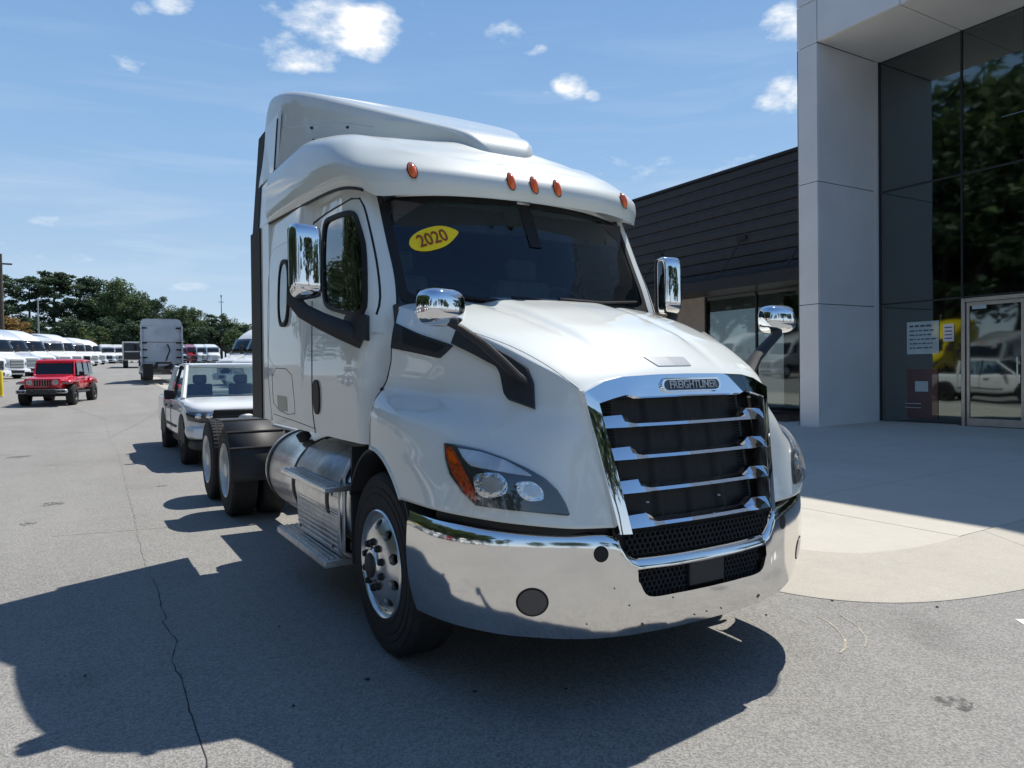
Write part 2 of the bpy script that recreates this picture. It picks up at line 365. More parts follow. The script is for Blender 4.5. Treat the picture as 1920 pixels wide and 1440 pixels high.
# surface tools: a skin is a BVH of part of the body; shapes seen in the photograph are cast onto it and given depth
def skin(parts):
    vs, fs = [], []
    for v, f in parts:
        n = len(vs); vs += list(v); fs += [tuple(i+n for i in q) for q in f]
    return BVHTree.FromPolygons(vs, fs)
def hit(bvh, px, py):
    o = Vector(CAM); d = ray(px, py).normalized(); loc, nor, _, _ = bvh.ray_cast(o, d)
    if loc is None:
        # nearest along the ray
        best = None
        for k in range(400):
            q = o+d*(2+k*.02); l, n, _, dist = bvh.find_nearest(q)
            if best is None or dist < best[0]: best = (dist, l, n)
        loc, nor = best[1], best[2]
    if nor.dot(d) > 0: nor = -nor
    return loc, nor
def drape(bvh, poly, off=.006, rings=5, n=48, depth=.02, smoothn=True, raw=False):
    """closed pixel outline (star-shaped) laid on the skin as a plate standing off by off with a skirt of depth"""
    P = resample([(p[0], p[1], 0) for p in poly], n, True); c = sum(P, Vector())/len(P)
    vs = []; fs = []
    for k in range(rings):
        s = 1-k/rings
        for p in P:
            q = c.lerp(p, s); l, nn = hit(bvh, q.x, q.y); vs.append((l, nn))
    l, nn = hit(bvh, c.x, c.y); ci = len(vs); vs.append((l, nn))
    V = [l+nn*off for l, nn in vs]
    for k in range(rings-1):
        for i in range(n): fs.append((k*n+i, k*n+(i+1)%n, (k+1)*n+(i+1)%n, (k+1)*n+i))
    for i in range(n): fs.append(((rings-1)*n+i, (rings-1)*n+(i+1)%n, ci))
    b = len(V); V += [l-nn*(depth-off) for l, nn in vs[:n]]
    for i in range(n): fs.append((b+i, b+(i+1)%n, (i+1)%n, i))
    return [tuple(v) for v in V], fs
def strip(bvh, A, B, off=.006, n=30, rows=5, depth=.02):
    """plate between two pixel polylines"""
    a = resample([(p[0],p[1],0) for p in A], n); b = resample([(p[0],p[1],0) for p in B], n)
    G = []; H = []
    for r in range(rows+1):
        row = []; rw2 = []
        for i in range(n):
            q = a[i].lerp(b[i], r/rows); l, nn = hit(bvh, q.x, q.y); row.append(l+nn*off); rw2.append(l-nn*(depth-off))
        G.append(row); H.append(rw2)
    m = MB(); V = [v for r in G for v in r]; F = [(r*n+i, r*n+i+1, (r+1)*n+i+1, (r+1)*n+i) for r in range(rows) for i in range(n-1)]
    k = len(V); edge = [(0,i) for i in range(n)]+[(r,n-1) for r in range(1,rows+1)]+[(rows,i) for i in range(n-2,-1,-1)]+[(r,0) for r in range(rows-1,0,-1)]
    V += [H[r][i] for r, i in edge]; E = len(edge)
    for j in range(E):
        r, i = edge[j]; r2, i2 = edge[(j+1) % E]; F.append((r*n+i, r2*n+i2, k+(j+1)%E, k+j))
    return [tuple(v) for v in V], F
def seam(bvh, pts, width=.008, off=.0015, closed=False, dense=.06, up=0.):
    """a thin round cord lying on the skin along a pixel polyline"""
    if not closed and len(pts) > 3: pts = [tuple(q) for q in cr_axis(np.array([(p[0], p[1]) for p in pts], float), 6)]
    P = [(p[0], p[1], 0) for p in pts]; L = sum((Vector(P[i+1])-Vector(P[i])).length for i in range(len(P)-1))
    n = max(4, int(L*dense)); Q = resample(P, n, closed); pp = []
    for q in Q:
        l, nn = hit(bvh, q.x, q.y); pp.append(l+nn*(off-width*.35))
    if closed: pp.append(pp[0])
    m = MB().tube(pp, width*.5, 6); return m.v, m.f
def both(name, VF, m, parent, fixn=True, **k):
    a = MB().add(*VF)
    if fixn: a.fix()
    o = a.build(name, m, parent, **k)
    b = MB().add(*mirror(a.v, a.f)); o2 = b.build(name, m, parent, **k); return o, o2
def text_mesh(body, size, depth, name, m, parent=None, M4=None, font=None, bold=0., fit=None):
    c = bpy.data.curves.new(name, 'FONT'); c.body = body; c.size = size; c.extrude = depth; c.align_x = 'CENTER'; c.align_y = 'CENTER'; c.offset = bold; c.resolution_u = 4
    t = bpy.data.objects.new('t', c); COL.objects.link(t); dg = bpy.context.evaluated_depsgraph_get(); dg.update()
    me = bpy.data.meshes.new_from_object(t.evaluated_get(dg)); bpy.data.objects.remove(t)
    if fit:
        w = max(v.co.x for v in me.vertices)-min(v.co.x for v in me.vertices)
        for v in me.vertices: v.co.x *= fit/w
    me.name = name; me.materials.clear(); me.materials.append(MATS[m])
    o = bpy.data.objects.new(name, me); COL.objects.link(o)
    if M4 is not None: me.transform(M4)
    if parent: o.parent = parent
    return o
def frame_mat(center, ux, uy):
    ux = Vector(ux).normalized(); uz = ux.cross(Vector(uy)).normalized(); uy = uz.cross(ux)
    M = Matrix((ux, uy, uz)).transposed().to_4x4(); M.translation = Vector(center); return M
def kids(o): return [c for c in bpy.data.objects if c.parent == o]
_kid_cache = {}
def copy_tree(o, cm=None):
    if o.name not in _kid_cache: _kid_cache[o.name] = [c for c in bpy.data.objects if c.parent == o]
    c = o.copy(); COL.objects.link(c)
    for ch in _kid_cache[o.name]:
        d = copy_tree(ch, cm); d.parent = c
    if cm and c.type == 'MESH' and c.data.materials and c.data.materials[0].name in cm:
        key = (c.data.name, cm[c.data.materials[0].name])
        if key not in _mesh_cache:
            me = c.data.copy(); me.materials.clear(); me.materials.append(MATS[key[1]]); _mesh_cache[key] = me
        c.data = _mesh_cache[key]
    return c
_mesh_cache = {}
def place(o, loc, rz, label, group=None, sc=None):
    o.location = loc; o.rotation_euler = (0,0,rz); o['label'] = label
    if group: o['group'] = group
    if sc: o.scale = (sc,)*3
    return o
HK = [(-400,0),(12,0),(26,.30),(45,1.0),(80,2.2),(125,3.5),(200,5.2),(1500,12)]
def gz(y):
    def lin(y):
        for (a, za), (b, zb) in zip(HK, HK[1:]):
            if y <= b: return za+(zb-za)*(y-a)/(b-a)
        return HK[-1][1]
    if y < 8: return 0.
    return sum(lin(y+k) for k in (-3,-1.5,0,1.5,3))/5

# ------------------------------------------------------------------ the big white tractor
def build_hero():
    T = thing('semi_tractor', 'large white sleeper tractor with chrome grille and yellow 2020 windshield oval', 'semi truck')
    # ---- hood side and fender (passenger side, mirrored)
    A = [(-.520,.038,.868),(-.75,.058,.888),(-.955,.17,.912),(-1.08,.32,.928),(-1.170,.55,.938),(-1.20,.88,.94),(-1.21,1.16,.94),(-1.205,1.39,.94)]
    B = [(-.548,.070,1.06),(-.76,.115,1.08),(-.95,.22,1.10),(-1.07,.37,1.12),(-1.140,.61,1.13),(-1.195,.90,1.16),(-1.205,1.17,1.17),(-1.20,1.38,1.17)]
    Cc= [(-.572,.105,1.24),(-.74,.160,1.262),(-.875,.30,1.275),(-.985,.46,1.295),(-1.085,.69,1.325),(-1.172,.95,1.36),(-1.19,1.19,1.38),(-1.185,1.375,1.39)]
    D = [(-.590,.130,1.37),(-.70,.210,1.39),(-.80,.365,1.42),(-.885,.565,1.45),(-.955,.805,1.465),(-1.00,1.02,1.475),(-1.055,1.21,1.51),(-1.10,1.34,1.55)]
    E = [(-.604,.145,1.44),(-.68,.235,1.49),(-.755,.40,1.545),(-.828,.59,1.60),(-.90,.80,1.655),(-.965,1.00,1.705),(-1.025,1.18,1.755),(-1.075,1.30,1.80)]
    F = [(-.614,.154,1.485),(-.665,.25,1.555),(-.735,.41,1.635),(-.80,.60,1.72),(-.86,.82,1.80),(-.91,1.03,1.87),(-.955,1.24,1.925),(-.99,1.42,1.97)]
    side = crsurf([A,B,Cc,D,E,F], 8, 8)
    wc = Vector((0, 1.345, .56)); wr = .60
    sv, sf = gridmesh(crsurf([A,B,Cc,D,E,F], 20, 14), keep=lambda p: (p[1]-wc.y)**2/(.535**2)+(p[2]-wc.z)**2/(.60**2) > 1)
    # ---- hood top
    def inner(s, dz, dy=0.):
        return [(p[0]*s, p[1]+dy+(-.055*(1-s*s)), p[2]+dz*(.35+.65*min(1, k/3.))) for k, p in enumerate(F)]
    rowsT = [F, inner(.93,.018), inner(.80,.032), inner(.62,.046), inner(.50,.052,0.), inner(.40,.062), inner(.22,.078), inner(.0,.082)]
    for k, p in enumerate(rowsT[4]): rowsT[4][k] = (p[0], p[1], p[2]-.011*min(1,max(0,(k-1.5)/3)))
    for k, p in enumerate(rowsT[5]): rowsT[5][k] = (p[0], p[1], p[2]+.010*min(1,max(0,(k-1.5)/3)))
    rowsT = [[(p[0], p[1], p[2]) for p in r] for r in rowsT]
    tv, tf = gridmesh(crsurf(rowsT, 20, 5))
    hood_mesh = MB().add(sv, sf); n0 = len(sv)
    m = MB().add(sv, sf).add(tv, tf).add(*mirror(sv, sf)).add(*mirror(tv, tf)); m.fix()
    hood = m.build('hood', 'white_paint', T, smooth=50, solid=.012)
    hood_skin = skin([(sv, sf), (tv, tf)])
    fullside = gridmesh(crsurf([A,B,Cc,D,E,F], 10, 8))
    fs_skin = skin([fullside, (tv, tf), mirror(tv, tf)])
    # wheel arch lip and inner liner
    arc = [(p[0], p[1]) for p in [(wc.y+.535*math.cos(a), wc.z+.60*math.sin(a)) for a in np.linspace(math.radians(-6), math.radians(188), 40)]]
    def arch(x0, x1, k=1.0, kk=1.0):
        vs, fs = [], []
        for a in np.linspace(math.radians(28), math.radians(182), 40):
            vs.append((x0, wc.y+.538*k*math.cos(a), wc.z+.602*k*math.sin(a))); vs.append((x1, wc.y+.538*kk*math.cos(a), wc.z+.602*kk*math.sin(a)))
        for i in range(39): fs.append((2*i, 2*i+1, 2*i+3, 2*i+2))
        return vs, fs
    both('wheel_arch_liner', arch(-1.175, -.70, 1.0, 1.0), 'gasket', T, solid=.02)
    sk0 = skin([gridmesh(crsurf([A,B,Cc,D,E,F], 10, 8))]); lipp = []
    for a in np.linspace(math.radians(34), math.radians(176), 50):
        l, nn, _, _ = sk0.ray_cast(Vector((-3, wc.y+.542*math.cos(a), wc.z+.607*math.sin(a))), Vector((1,0,0)))
        if l: lipp.append(l+Vector((.004,0,0)))
    both('arch_lip', (lambda q: (q.v, q.f))(MB().tube(lipp, .013, 8)), 'white_paint', hood)
    # lower rear corner of the fender below the hood edge (black splash skirt behind the wheel)
    both('splash_skirt', (lambda q: (q.v, q.f))(MB().box(-1.13,-.75,1.895,1.925,.38,1.12)), 'black_plastic', T)

    # ---- cab shell side
    zs = [1.165,1.35,1.6,1.9,2.15,2.4,2.6,2.70,2.82,2.93]
    Xz = [-1.165,-1.18,-1.18,-1.155,-1.13,-1.11,-1.09,-1.08,-1.075,-1.07]
    Xs = [-1.165,-1.18,-1.185,-1.18,-1.175,-1.165,-1.155,-1.15,-1.14,-1.13]
    def yW(z): return 1.47 if z <= 2.0 else 1.47+(z-2.0)*.50
    net = []
    for z, X, XS in zip(zs, Xz, Xs):
        y = yW(z)
        c0 = -.965 if z > 1.95 else -.985
        net.append([(c0,y,z),(-1.035,y+.022,z),(X+.018,y+.10,z),(X,y+.30,z),(X,2.25,z),(X,2.74,z),((X+XS)/2,2.83,z),(XS,2.92,z),(XS,3.4,z),(XS,3.95,z)])
    win = [(1.68,1.955),(1.60,2.02),(1.60,2.28),(1.72,2.50),(1.86,2.555),(2.30,2.60),(2.44,2.56),(2.45,2.18),(2.38,2.05),(1.80,1.94)]
    fine = crsurf(net, 12, 8)
    _sk = skin([gridmesh(fine, flip=True)]); win = [(lambda h: (h.y, h.z))(hit(_sk, *p)[0]) for p in ((608,424),(616,412),(656,399),(668,405),(680,450),(684,500),(685,575),(676,587),(662,588),(618,577),(608,562),(606,500))]
    bt = [(-1.17,2.96),(-1.2,4.2)]
    keepw = lambda p: not inpoly((p[1], p[2]), win)
    cv, cf = gridmesh(fine, keep=keepw, flip=True); full = gridmesh(fine, flip=True)
    # back wall, floor, roof lid close the shell
    lid = MB().box(-1.07,1.07,2.0,3.95,2.78,2.80).box(-1.12,1.12,1.45,3.95,1.165,1.19).box(-1.14,1.14,3.93,3.95,1.19,2.80)
    m = MB().add(cv, cf).add(*mirror(cv, cf)).fix(); m.add(lid.v, lid.f)
    cab = m.build('cab_shell', 'white_paint', T, smooth=40)
    inner_shell = MB()
    cab_skin = skin([full]); 
    # interior: dark liner, dash, seats, wheel, bunk wall
    im = MB()
    iv = [(v[0]+.05 if v[0] < 0 else v[0]-.05, v[1], v[2]) for v in cv]; 
    both('door_lining', ([(v[0]+.045, v[1]+.01, v[2]) for v in cv], cf), 'interior', cab, fixn=False)
    MB().box(-1.0,1.0,1.42,1.78,1.70,1.99).box(-.9,.9,1.5,1.7,1.99,2.02).box(-.05,.95,1.55,1.72,2.02,2.06).build('dashboard', 'interior', cab, bevel=.02)
    MB().box(-1.05,1.05,3.1,3.12,1.2,2.78).box(-1.0,1.0,2.95,3.1,2.35,2.78).build('bunk_curtain', 'interior', cab)
    for sx in (-.55, .55):
        MB().box(sx-.26,sx+.26,2.1,2.6,1.55,1.72).box(sx-.25,sx+.25,2.5,2.66,1.7,2.32).box(sx-.14,sx+.14,2.52,2.62,2.33,2.5).build('seat', 'interior_grey', cab, bevel=.04)
    sw = [(.5+.22*math.cos(a), 1.86+.22*math.sin(a)*.45, 2.0+.22*math.sin(a)*.9) for a in np.linspace(0, 2*PI, 25)]
    MB().tube(sw, .014, 8).tube([(.5,1.86,2.0),(.5,1.75,1.86)], .03).tube([(.29,1.86,2.0),(.71,1.86,2.0)], .015).build('steering_wheel', 'dark_metal', cab)
    MB().box(-.9,-.1,1.70,1.76,2.50,2.66).box(.1,.9,1.70,1.76,2.50,2.66).build('sun_visor', 'interior', cab, bevel=.01)
    MB().add([(-.35,1.47,2.026),(-.02,1.45,2.026),(.02,1.66,2.03),(-.3,1.68,2.03)], [(0,1,2,3)]).add([(-.02,1.45,2.028),(.10,1.44,2.06),(.16,1.60,2.05),(.02,1.62,2.03)], [(0,1,2,3)]).build('dash_reflection_sheets', 'poster_pale', cab)  # pale sheets stand in for the white and teal dash reflection
    MB().add([(.25,1.44,2.064),(.85,1.52,2.064),(.85,1.66,2.066),(.3,1.62,2.066)], [(0,1,2,3)]).build('dash_mat', 'interior_grey', cab)
    # side glass
    def yzpatch(poly, off, skinb, n=56, rings=4):
        P = resample([(p[0], p[1], 0) for p in poly], n, True); c = sum(P, Vector())/n; V = []; Fc = []
        def s(q):
            l, nn, _, _ = skinb.ray_cast(Vector((-3, q.x, q.y)), Vector((1,0,0)))
            if l is None: l, nn, _, _ = skinb.find_nearest(Vector((-1.1, q.x, q.y)))
            if nn.x > 0: nn = -nn
            return l+nn*off
        for k in range(rings):
            for p in P: V.append(s(c.lerp(p, 1-k/rings)))
        V.append(s(c))
        for k in range(rings-1):
            for i in range(n): Fc.append((k*n+i, k*n+(i+1)%n, (k+1)*n+(i+1)%n, (k+1)*n+i))
        for i in range(n): Fc.append(((rings-1)*n+i, (rings-1)*n+(i+1)%n, rings*n))
        return V, Fc
    wr2 = [(p.x, p.y) for p in roundpoly([(p[0], p[1], 0) for p in win], .4, 4)]
    door_px = [(594,424),(600,412),(660,376),(676,372),(690,420),(703,480),(711,560),(703,600),(690,700),(686,760),(688,838),(592,812),(586,760),(586,600)]
    def ring(poly, wid, off, skinb, n=72, dep=.02):
        P = resample([(p[0], p[1], 0) for p in poly], n, True); c = sum(P, Vector())/n; V = []
        for s_, o_ in ((1+wid, -.01), (1+wid*.9, off), (1-wid*.4, off), (1-wid*.5, -.01)):
            for p in P:
                q = c+(p-c)*s_; l, nn, _, _ = skinb.ray_cast(Vector((-3, q.x, q.y)), Vector((1,0,0)))
                if l is None: l, nn, _, _ = skinb.find_nearest(Vector((-1.1, q.x, q.y)))
                if nn.x > 0: nn = -nn
                V.append(l+nn*o_)
        Fc = [(k*n+i, k*n+(i+1)%n, (k+1)*n+(i+1)%n, (k+1)*n+i) for k in range(3) for i in range(n)]
        return V, Fc
    wa, wb = both('side_window', yzpatch(wr2, -.004, cab_skin), 'side_glass', T, fixn=True)
    ga, gb_ = both('window_gasket', ring(wr2, .065, .010, cab_skin), 'gasket', T); ga.parent = wa; gb_.parent = wb
    # sleeper window
    slp = roundpoly([(3.20,1.99,0),(3.20,2.46,0),(3.50,2.49,0),(3.50,1.98,0)], .42, 5)
    sa, sb = both('sleeper_window', yzpatch([(p.x,p.y) for p in slp], .014, cab_skin, 56, 8), 'black_gloss', T)
    ra, rb = both('window_gasket', ring([(p.x,p.y) for p in slp], .10, .022, cab_skin), 'gasket', T); ra.parent = sa; rb.parent = sb
    # door seams, handle, sleeper hatch
    body = skin([full, fullside])
    g1 = both('door_seam', seam(cab_skin, [(592,814),(586,760),(585,640),(587,440),(592,418),(612,400),(650,378),(666,370),(680,380),(694,430),(708,500),(713,560),(706,590)], .020), 'gasket', T)
    g2 = both('hatch_seam', seam(cab_skin, roundpoly([(510,690,0),(546,692,0),(555,784,0),(513,764,0)], .2, 3)+[(510,700,0)], .007), 'dark_metal', T)
    g3 = both('sleeper_seam', seam(cab_skin, [(502,430),(499,520),(500,640),(505,730),(511,788)], .006), 'dark_metal', T)
    g4 = both('sleeper_panel_seam', seam(cab_skin, [(546,450),(510,470),(505,500),(505,600),(507,680),(550,690)], .005), 'blue_grey_paint', T)
    g5 = both('sill_seam', seam(cab_skin, [(513,776),(560,792),(592,804)], .006), 'dark_metal', T)
    both('door_handle', drape(cab_skin, roundpoly([(587,712,0),(600,712,0),(601,778,0),(591,776,0)], .45, 4), .012, 3, 32), 'gasket', T)
    both('hatch_label', drape(cab_skin, [(520,741),(538,744),(539,772),(522,769)], .003, 2, 16), 'beige_label', T)
    # cowl between hood and door, with the hood's rear cut line
    both('hood_seam', seam(fs_skin, [(752,570),(735,596),(732,650),(730,690),(722,712),(712,730),(700,742)], .010), 'gasket', T)
    both('hood_side_seam', seam(skin([fullside]), [(694,850),(694,800),(697,770),(704,745)], .006), 'dark_metal', T)
    tt = both('hood_top_seam', seam(fs_skin, [(1086,730),(1030,688),(960,650),(871,617)], .006, .0005), 'dark_metal', T)
    both('hood_latch', drape(fs_skin, [(712,727),(719,727),(719,732),(712,732)], .012, 2, 12), 'gasket', T)
    both('fender_badge', drape(cab_skin, [(697,622),(719,624),(719,628),(697,626)], .004, 2, 12), 'brushed', T)

    # ---- windshield
    xs = [-.965,-.93,-.84,-.68,-.5,-.25,0]; xs = xs+[-x for x in xs[-2::-1]]
    def wsp(x, t):
        k = abs(x)/.965; z = 1.97+(2.735-.05*k**3-1.97)*t; ye = yW(max(2.0, z)); return (x, ye-.19*(1-k**2.2), z)
    wsn = [[wsp(x, t) for x in xs] for t in (0,.25,.5,.75,1)]
    wsv, wsf = gridmesh(crsurf(wsn, 8, 6))
    ws = MB().add(wsv, wsf).build('windshield', 'windshield_glass', T)
    wss = skin([(wsv, wsf)])
    def off(q, d): l, nn, _, _ = wss.find_nearest(Vector(q)); nn = nn if nn.y < 0 else -nn; return l+nn*d
    # black frit border: ring strip between outer edge and inset curve
    def edgecurve(inset, n=40):
        pts = []
        a = .965-inset; t0, t1 = inset/.75, 1-inset/.75
        q = roundpoly([(-a,t0,0),(-a,t1,0),(a,t1,0),(a,t0,0)], .10, 6); q = resample(q, 160, True)
        return [off(wsp(p.x, p.y), .006) for p in q]
    o_, i_ = edgecurve(.004), edgecurve(.055)
    V = o_+i_; n = len(o_); MB().add(V, [(k, (k+1)%n, n+(k+1)%n, n+k) for k in range(n)]).build('frit_border', 'gasket', ws)
    mid = [[off(wsp(x, t), .007) for x in (-.045, .045)] for t in np.linspace(.55, 1, 8)]
    MB().add([v for r in mid for v in r], [(2*i, 2*i+1, 2*i+3, 2*i+2) for i in range(7)]).build('center_divider', 'gasket', ws)
    MB().tube([off(wsp(x, .985), .015) for x in np.linspace(-.86, -.06, 14)], .008, 6).tube([off(wsp(x, .985), .015) for x in np.linspace(.06, .86, 14)], .008, 6).build('top_trim', 'steel_rim', ws)
    MB().add([off(wsp(x, t), .012) for t in (.955, 1.0) for x in (-.05, .05)], [(0,1,3,2)]).build('sensor_clip', 'brushed', ws, solid=.01)
    # 2020 oval sticker on the glass
    wsray = skin([(wsv, wsf)])
    oval = []
    cx, cy, a_, b_, th = 811, 448, 47, 21.5, math.radians(-14)
    for k in range(40):
        t = 2*PI*k/40; b_ = 21.5*(1-.25*max(0, math.cos(t))**3); a_ = 45+5*max(0, math.cos(t))**10; ex = abs(math.cos(t))**.9*(1 if math.cos(t) > 0 else -1); oval.append((cx+a_*ex*math.cos(th)-b_*math.sin(t)*math.sin(th), cy+a_*ex*math.sin(th)+b_*math.sin(t)*math.cos(th)))
    st = MB().add(*drape(wsray, oval, .006, 3, 40, .003)).fix().build('year_sticker', 'sticker_yellow', ws)
    c0, nn = hit(wsray, 811, 449); c1, _ = hit(wsray, 850, 439); ux = (c1-c0).normalized(); nn = nn if nn.y < 0 else -nn
    uy = nn.cross(ux)
    tx = None
    for nf in (1,):
        Mx = frame_mat(c0+nn*.0105, ux, uy); tx = text_mesh('2020', .125, .0012, 'year_digits', 'sticker_brown', None, Mx, bold=.001, fit=.195); tx.parent = st
    # wipers
    for s in (-1, 1):
        MB().tube([off(wsp(x, t), .03) for x, t in ((-.15 if s<0 else .25, .03), ((-.45, .055) if s<0 else (.0,.055)), ((-.8,.10) if s<0 else (-.3,.075)))], .012, 6).tube([off(wsp(x, t), .018) for x, t in (((-.86,.13),(-.55,.07),(-.2,.05)) if s<0 else ((.05,.09),(.4,.08),(.8,.12)))], .010, 6).build('wiper', 'gasket', T)
    # cowl panel below the glass
    MB().add([(-.98,1.50,1.93),(-.5,1.30,1.975),(0,1.25,1.985),(.5,1.30,1.975),(.98,1.50,1.93),(-.98,1.62,1.95),(-.5,1.45,1.99),(0,1.4,2.0),(.5,1.45,1.99),(.98,1.62,1.95)], [(i,i+1,i+6,i+5) for i in range(4)]).build('cowl_panel', 'gasket', T)
    MB().box(-.98,.98,1.5,1.56,1.2,1.96).build('firewall', 'gasket', T)

    # ---- roof cap with visor
    R = [
     [(0,1.475,2.685),(-.30,1.48,2.685),(-.62,1.51,2.68),(-.86,1.575,2.665),(-1.01,1.68,2.665),(-1.08,1.83,2.735),(-1.115,2.2,2.80),(-1.13,3.0,2.85),(-1.15,3.96,2.895)],
     [(0,1.445,2.75),(-.30,1.45,2.75),(-.62,1.485,2.752),(-.86,1.555,2.755),(-1.03,1.68,2.77),(-1.115,1.85,2.80),(-1.15,2.2,2.86),(-1.165,3.0,2.91),(-1.17,3.96,2.95)],
     [(0,1.475,2.83),(-.30,1.48,2.83),(-.62,1.515,2.832),(-.85,1.585,2.838),(-1.03,1.72,2.86),(-1.13,1.92,2.905),(-1.165,2.25,2.97),(-1.175,3.0,3.03),(-1.175,3.96,3.05)],
     [(0,1.60,2.93),(-.30,1.60,2.93),(-.60,1.63,2.932),(-.82,1.71,2.945),(-.985,1.86,2.985),(-1.09,2.07,3.05),(-1.135,2.4,3.13),(-1.155,3.0,3.20),(-1.165,3.96,3.22)],
     [(0,1.65,2.968),(-.30,1.66,2.968),(-.58,1.69,2.975),(-.78,1.78,3.005),(-.92,1.97,3.07),(-1.02,2.19,3.155),(-1.08,2.53,3.235),(-1.115,3.05,3.31),(-1.13,3.96,3.33)],
     [(0,1.78,3.055),(-.30,1.79,3.06),(-.53,1.84,3.065),(-.69,1.95,3.095),(-.80,2.09,3.15),(-.90,2.34,3.24),(-.98,2.68,3.305),(-1.04,3.1,3.35),(-1.06,3.96,3.355)],
     [(0,2.1,3.215),(-.22,2.1,3.215),(-.42,2.13,3.20),(-.55,2.20,3.21),(-.66,2.36,3.24),(-.74,2.62,3.29),(-.80,2.9,3.33),(-.86,3.2,3.35),(-.9,3.96,3.34)],
     [(0,2.9,3.27),(-.1,2.9,3.27),(-.2,2.9,3.27),(-.26,2.95,3.27),(-.3,3.0,3.22),(-.33,3.1,3.24),(-.35,3.2,3.26),(-.37,3.4,3.28),(-.4,3.96,3.3)]]
    rc = crsurf(R, 8, 6); rv, rf = gridmesh(rc, flip=True)
    sof = []
    for p in cr_axis(R[0], 8):
        x, y, z = p
        if y < 1.9: q = (x*.90, max(y+.10, yW(2.7)-.19*(1-(abs(x)/.965)**2.2)+.01) if abs(x) < .93 else y+.09, z+.05)
        else: q = (-1.06, y, z+.012)
        sof.append(q)
    lowr = cr_axis(R[0], 8); nS = len(sof)
    sfv = [tuple(p) for p in lowr]+sof; sff = [(i, nS+i, nS+i+1, i+1) for i in range(nS-1)]
    m = MB().add(rv, rf).add(*mirror(rv, rf)).fix()
    cap = m.build('roof_cap', 'white_roof', T, smooth=45)
    m = MB().add(sfv, sff).add(*mirror(sfv, sff)).fix(); m.build('visor_soffit', 'white_paint', cap)
    cap_skin = skin([(rv, rf), mirror(rv, rf)])
    # black gasket under the roof cap on the side
    pg = [Vector(p)+Vector((-.004,0,-.004)) for p in cr_axis(R[0], 8)[5*8-2:]]
    both('roof_gasket', (lambda q: (q.v, q.f))(MB().tube(pg, .010, 6)), 'gasket', T)
    # raised centre hump seam and ridge of the visor
    # marker lamps
    for (px, py) in ((773,320),(958,341),(1001,348),(1044,354),(1168,377)):
        l, nn = hit(cap_skin, px, py); tx_ = Vector((1,0,0)) - nn*nn.x; tx_.normalize(); ty = nn.cross(tx_)
        lean = Vector((.42*tx_.x, .42*tx_.y, 0))*0
        vs, fs = [], []
        K, J = 16, 6
        for j in range(J+1):
            ph = PI/2*j/J
            for k in range(K):
                a = 2*PI*k/K; vs.append(l+tx_*(.026*math.cos(a)*math.cos(ph))+ty*(.062*math.sin(a)*math.cos(ph))+nn*(.032*math.sin(ph)))
        for j in range(J):
            for k in range(K): fs.append((j*K+k, j*K+(k+1)%K, (j+1)*K+(k+1)%K, (j+1)*K+k))
        base = [(l+tx_*(.032*math.cos(2*PI*k/K))+ty*(.070*math.sin(2*PI*k/K))+nn*.004) for k in range(K)]
        lp = MB().add(vs, fs).fix().build('marker_lamp', 'amber', T)
        MB().add(base, [tuple(range(K))]).build('lamp_base', 'gasket', lp)
    # ---- upper air fairing
    ys = [1.82,1.87,2.0,2.4,2.9,3.35,3.8,4.2,4.36,4.43,4.45]
    zt = [3.06,3.17,3.275,3.45,3.67,3.86,4.02,4.115,4.09,3.99,3.86]
    xb = [.12,.22,.31,.49,.80,.95,1.05,1.075,1.075,1.07,1.06]
    net = []
    for k_, s_, d_ in ((0,1.06,None),(1,1.0,-.22),(2,.965,-.10),(3,.90,-.025),(4,.78,.0),(5,.4,.012),(6,0,.015)):
        row = []
        for y, z, x in zip(ys, zt, xb):
            ss = s_+({2:.985,3:.955,4:.86}.get(k_, s_)-s_)*min(1, max(0, (y-2.2)/1.3))
            zz = (3.0 if y < 2.6 else 3.0+min(.30,(y-2.6)*.6)) if d_ is None else z+d_*min(1, max(.25, (y-1.9)/1.3))
            row.append((-x*ss, y, zz))
        net.append(row)
    uf = crsurf(net, 6, 6); uv, uff = gridmesh(uf, flip=True)
    m = MB().add(uv, uff).add(*mirror(uv, uff)).fix(); m.box(-1.02,1.02,4.43,4.445,3.3,3.85)
    fair = m.build('air_fairing', 'white_roof', T, smooth=45)
    fair_skin = skin([(uv, uff)])
    both('fairing_seam', seam(fair_skin, [(513,241),(560,237),(640,231),(700,238)], .010), 'blue_grey_paint', T)
    for p in ((585,240),(589,263),(652,239)):
        both('fairing_bolt', drape(fair_skin, [(p[0]-2,p[1]-2),(p[0]+2,p[1]-2),(p[0]+2,p[1]+2),(p[0]-2,p[1]+2)], .008, 2, 8), 'dark_metal', T)
    # side extenders with rubber trailing edge
    def ext(x0, x1, y0, y1, z0, z1, th=.025):
        return MB().add([(x0,y0,z0),(x0,y1,z0),(x1,y1,z1),(x1,y0,z1),(x0+th,y0,z0),(x0+th,y1,z0),(x1+th,y1,z1),(x1+th,y0,z1)],
                        [(0,1,2,3),(4,7,6,5),(0,4,5,1),(1,5,6,2),(2,6,7,3),(3,7,4,0)]).fix()
    e1 = ext(-1.172,-1.162,3.93,4.24,1.19,2.90); both('side_extender', (e1.v, e1.f), 'white_paint', T)
    e2 = ext(-1.160,-1.090,3.80,4.32,2.905,3.82); both('side_extender', (e2.v, e2.f), 'white_paint', T)
    e3 = ext(-1.185,-1.175,4.23,4.62,1.19,2.90,.03); both('extender_edge_rubber', (e3.v, e3.f), 'gasket', T)
    e4 = ext(-1.168,-1.096,4.31,4.56,2.905,3.80,.03); both('extender_edge_rubber', (e4.v, e4.f), 'gasket', T)
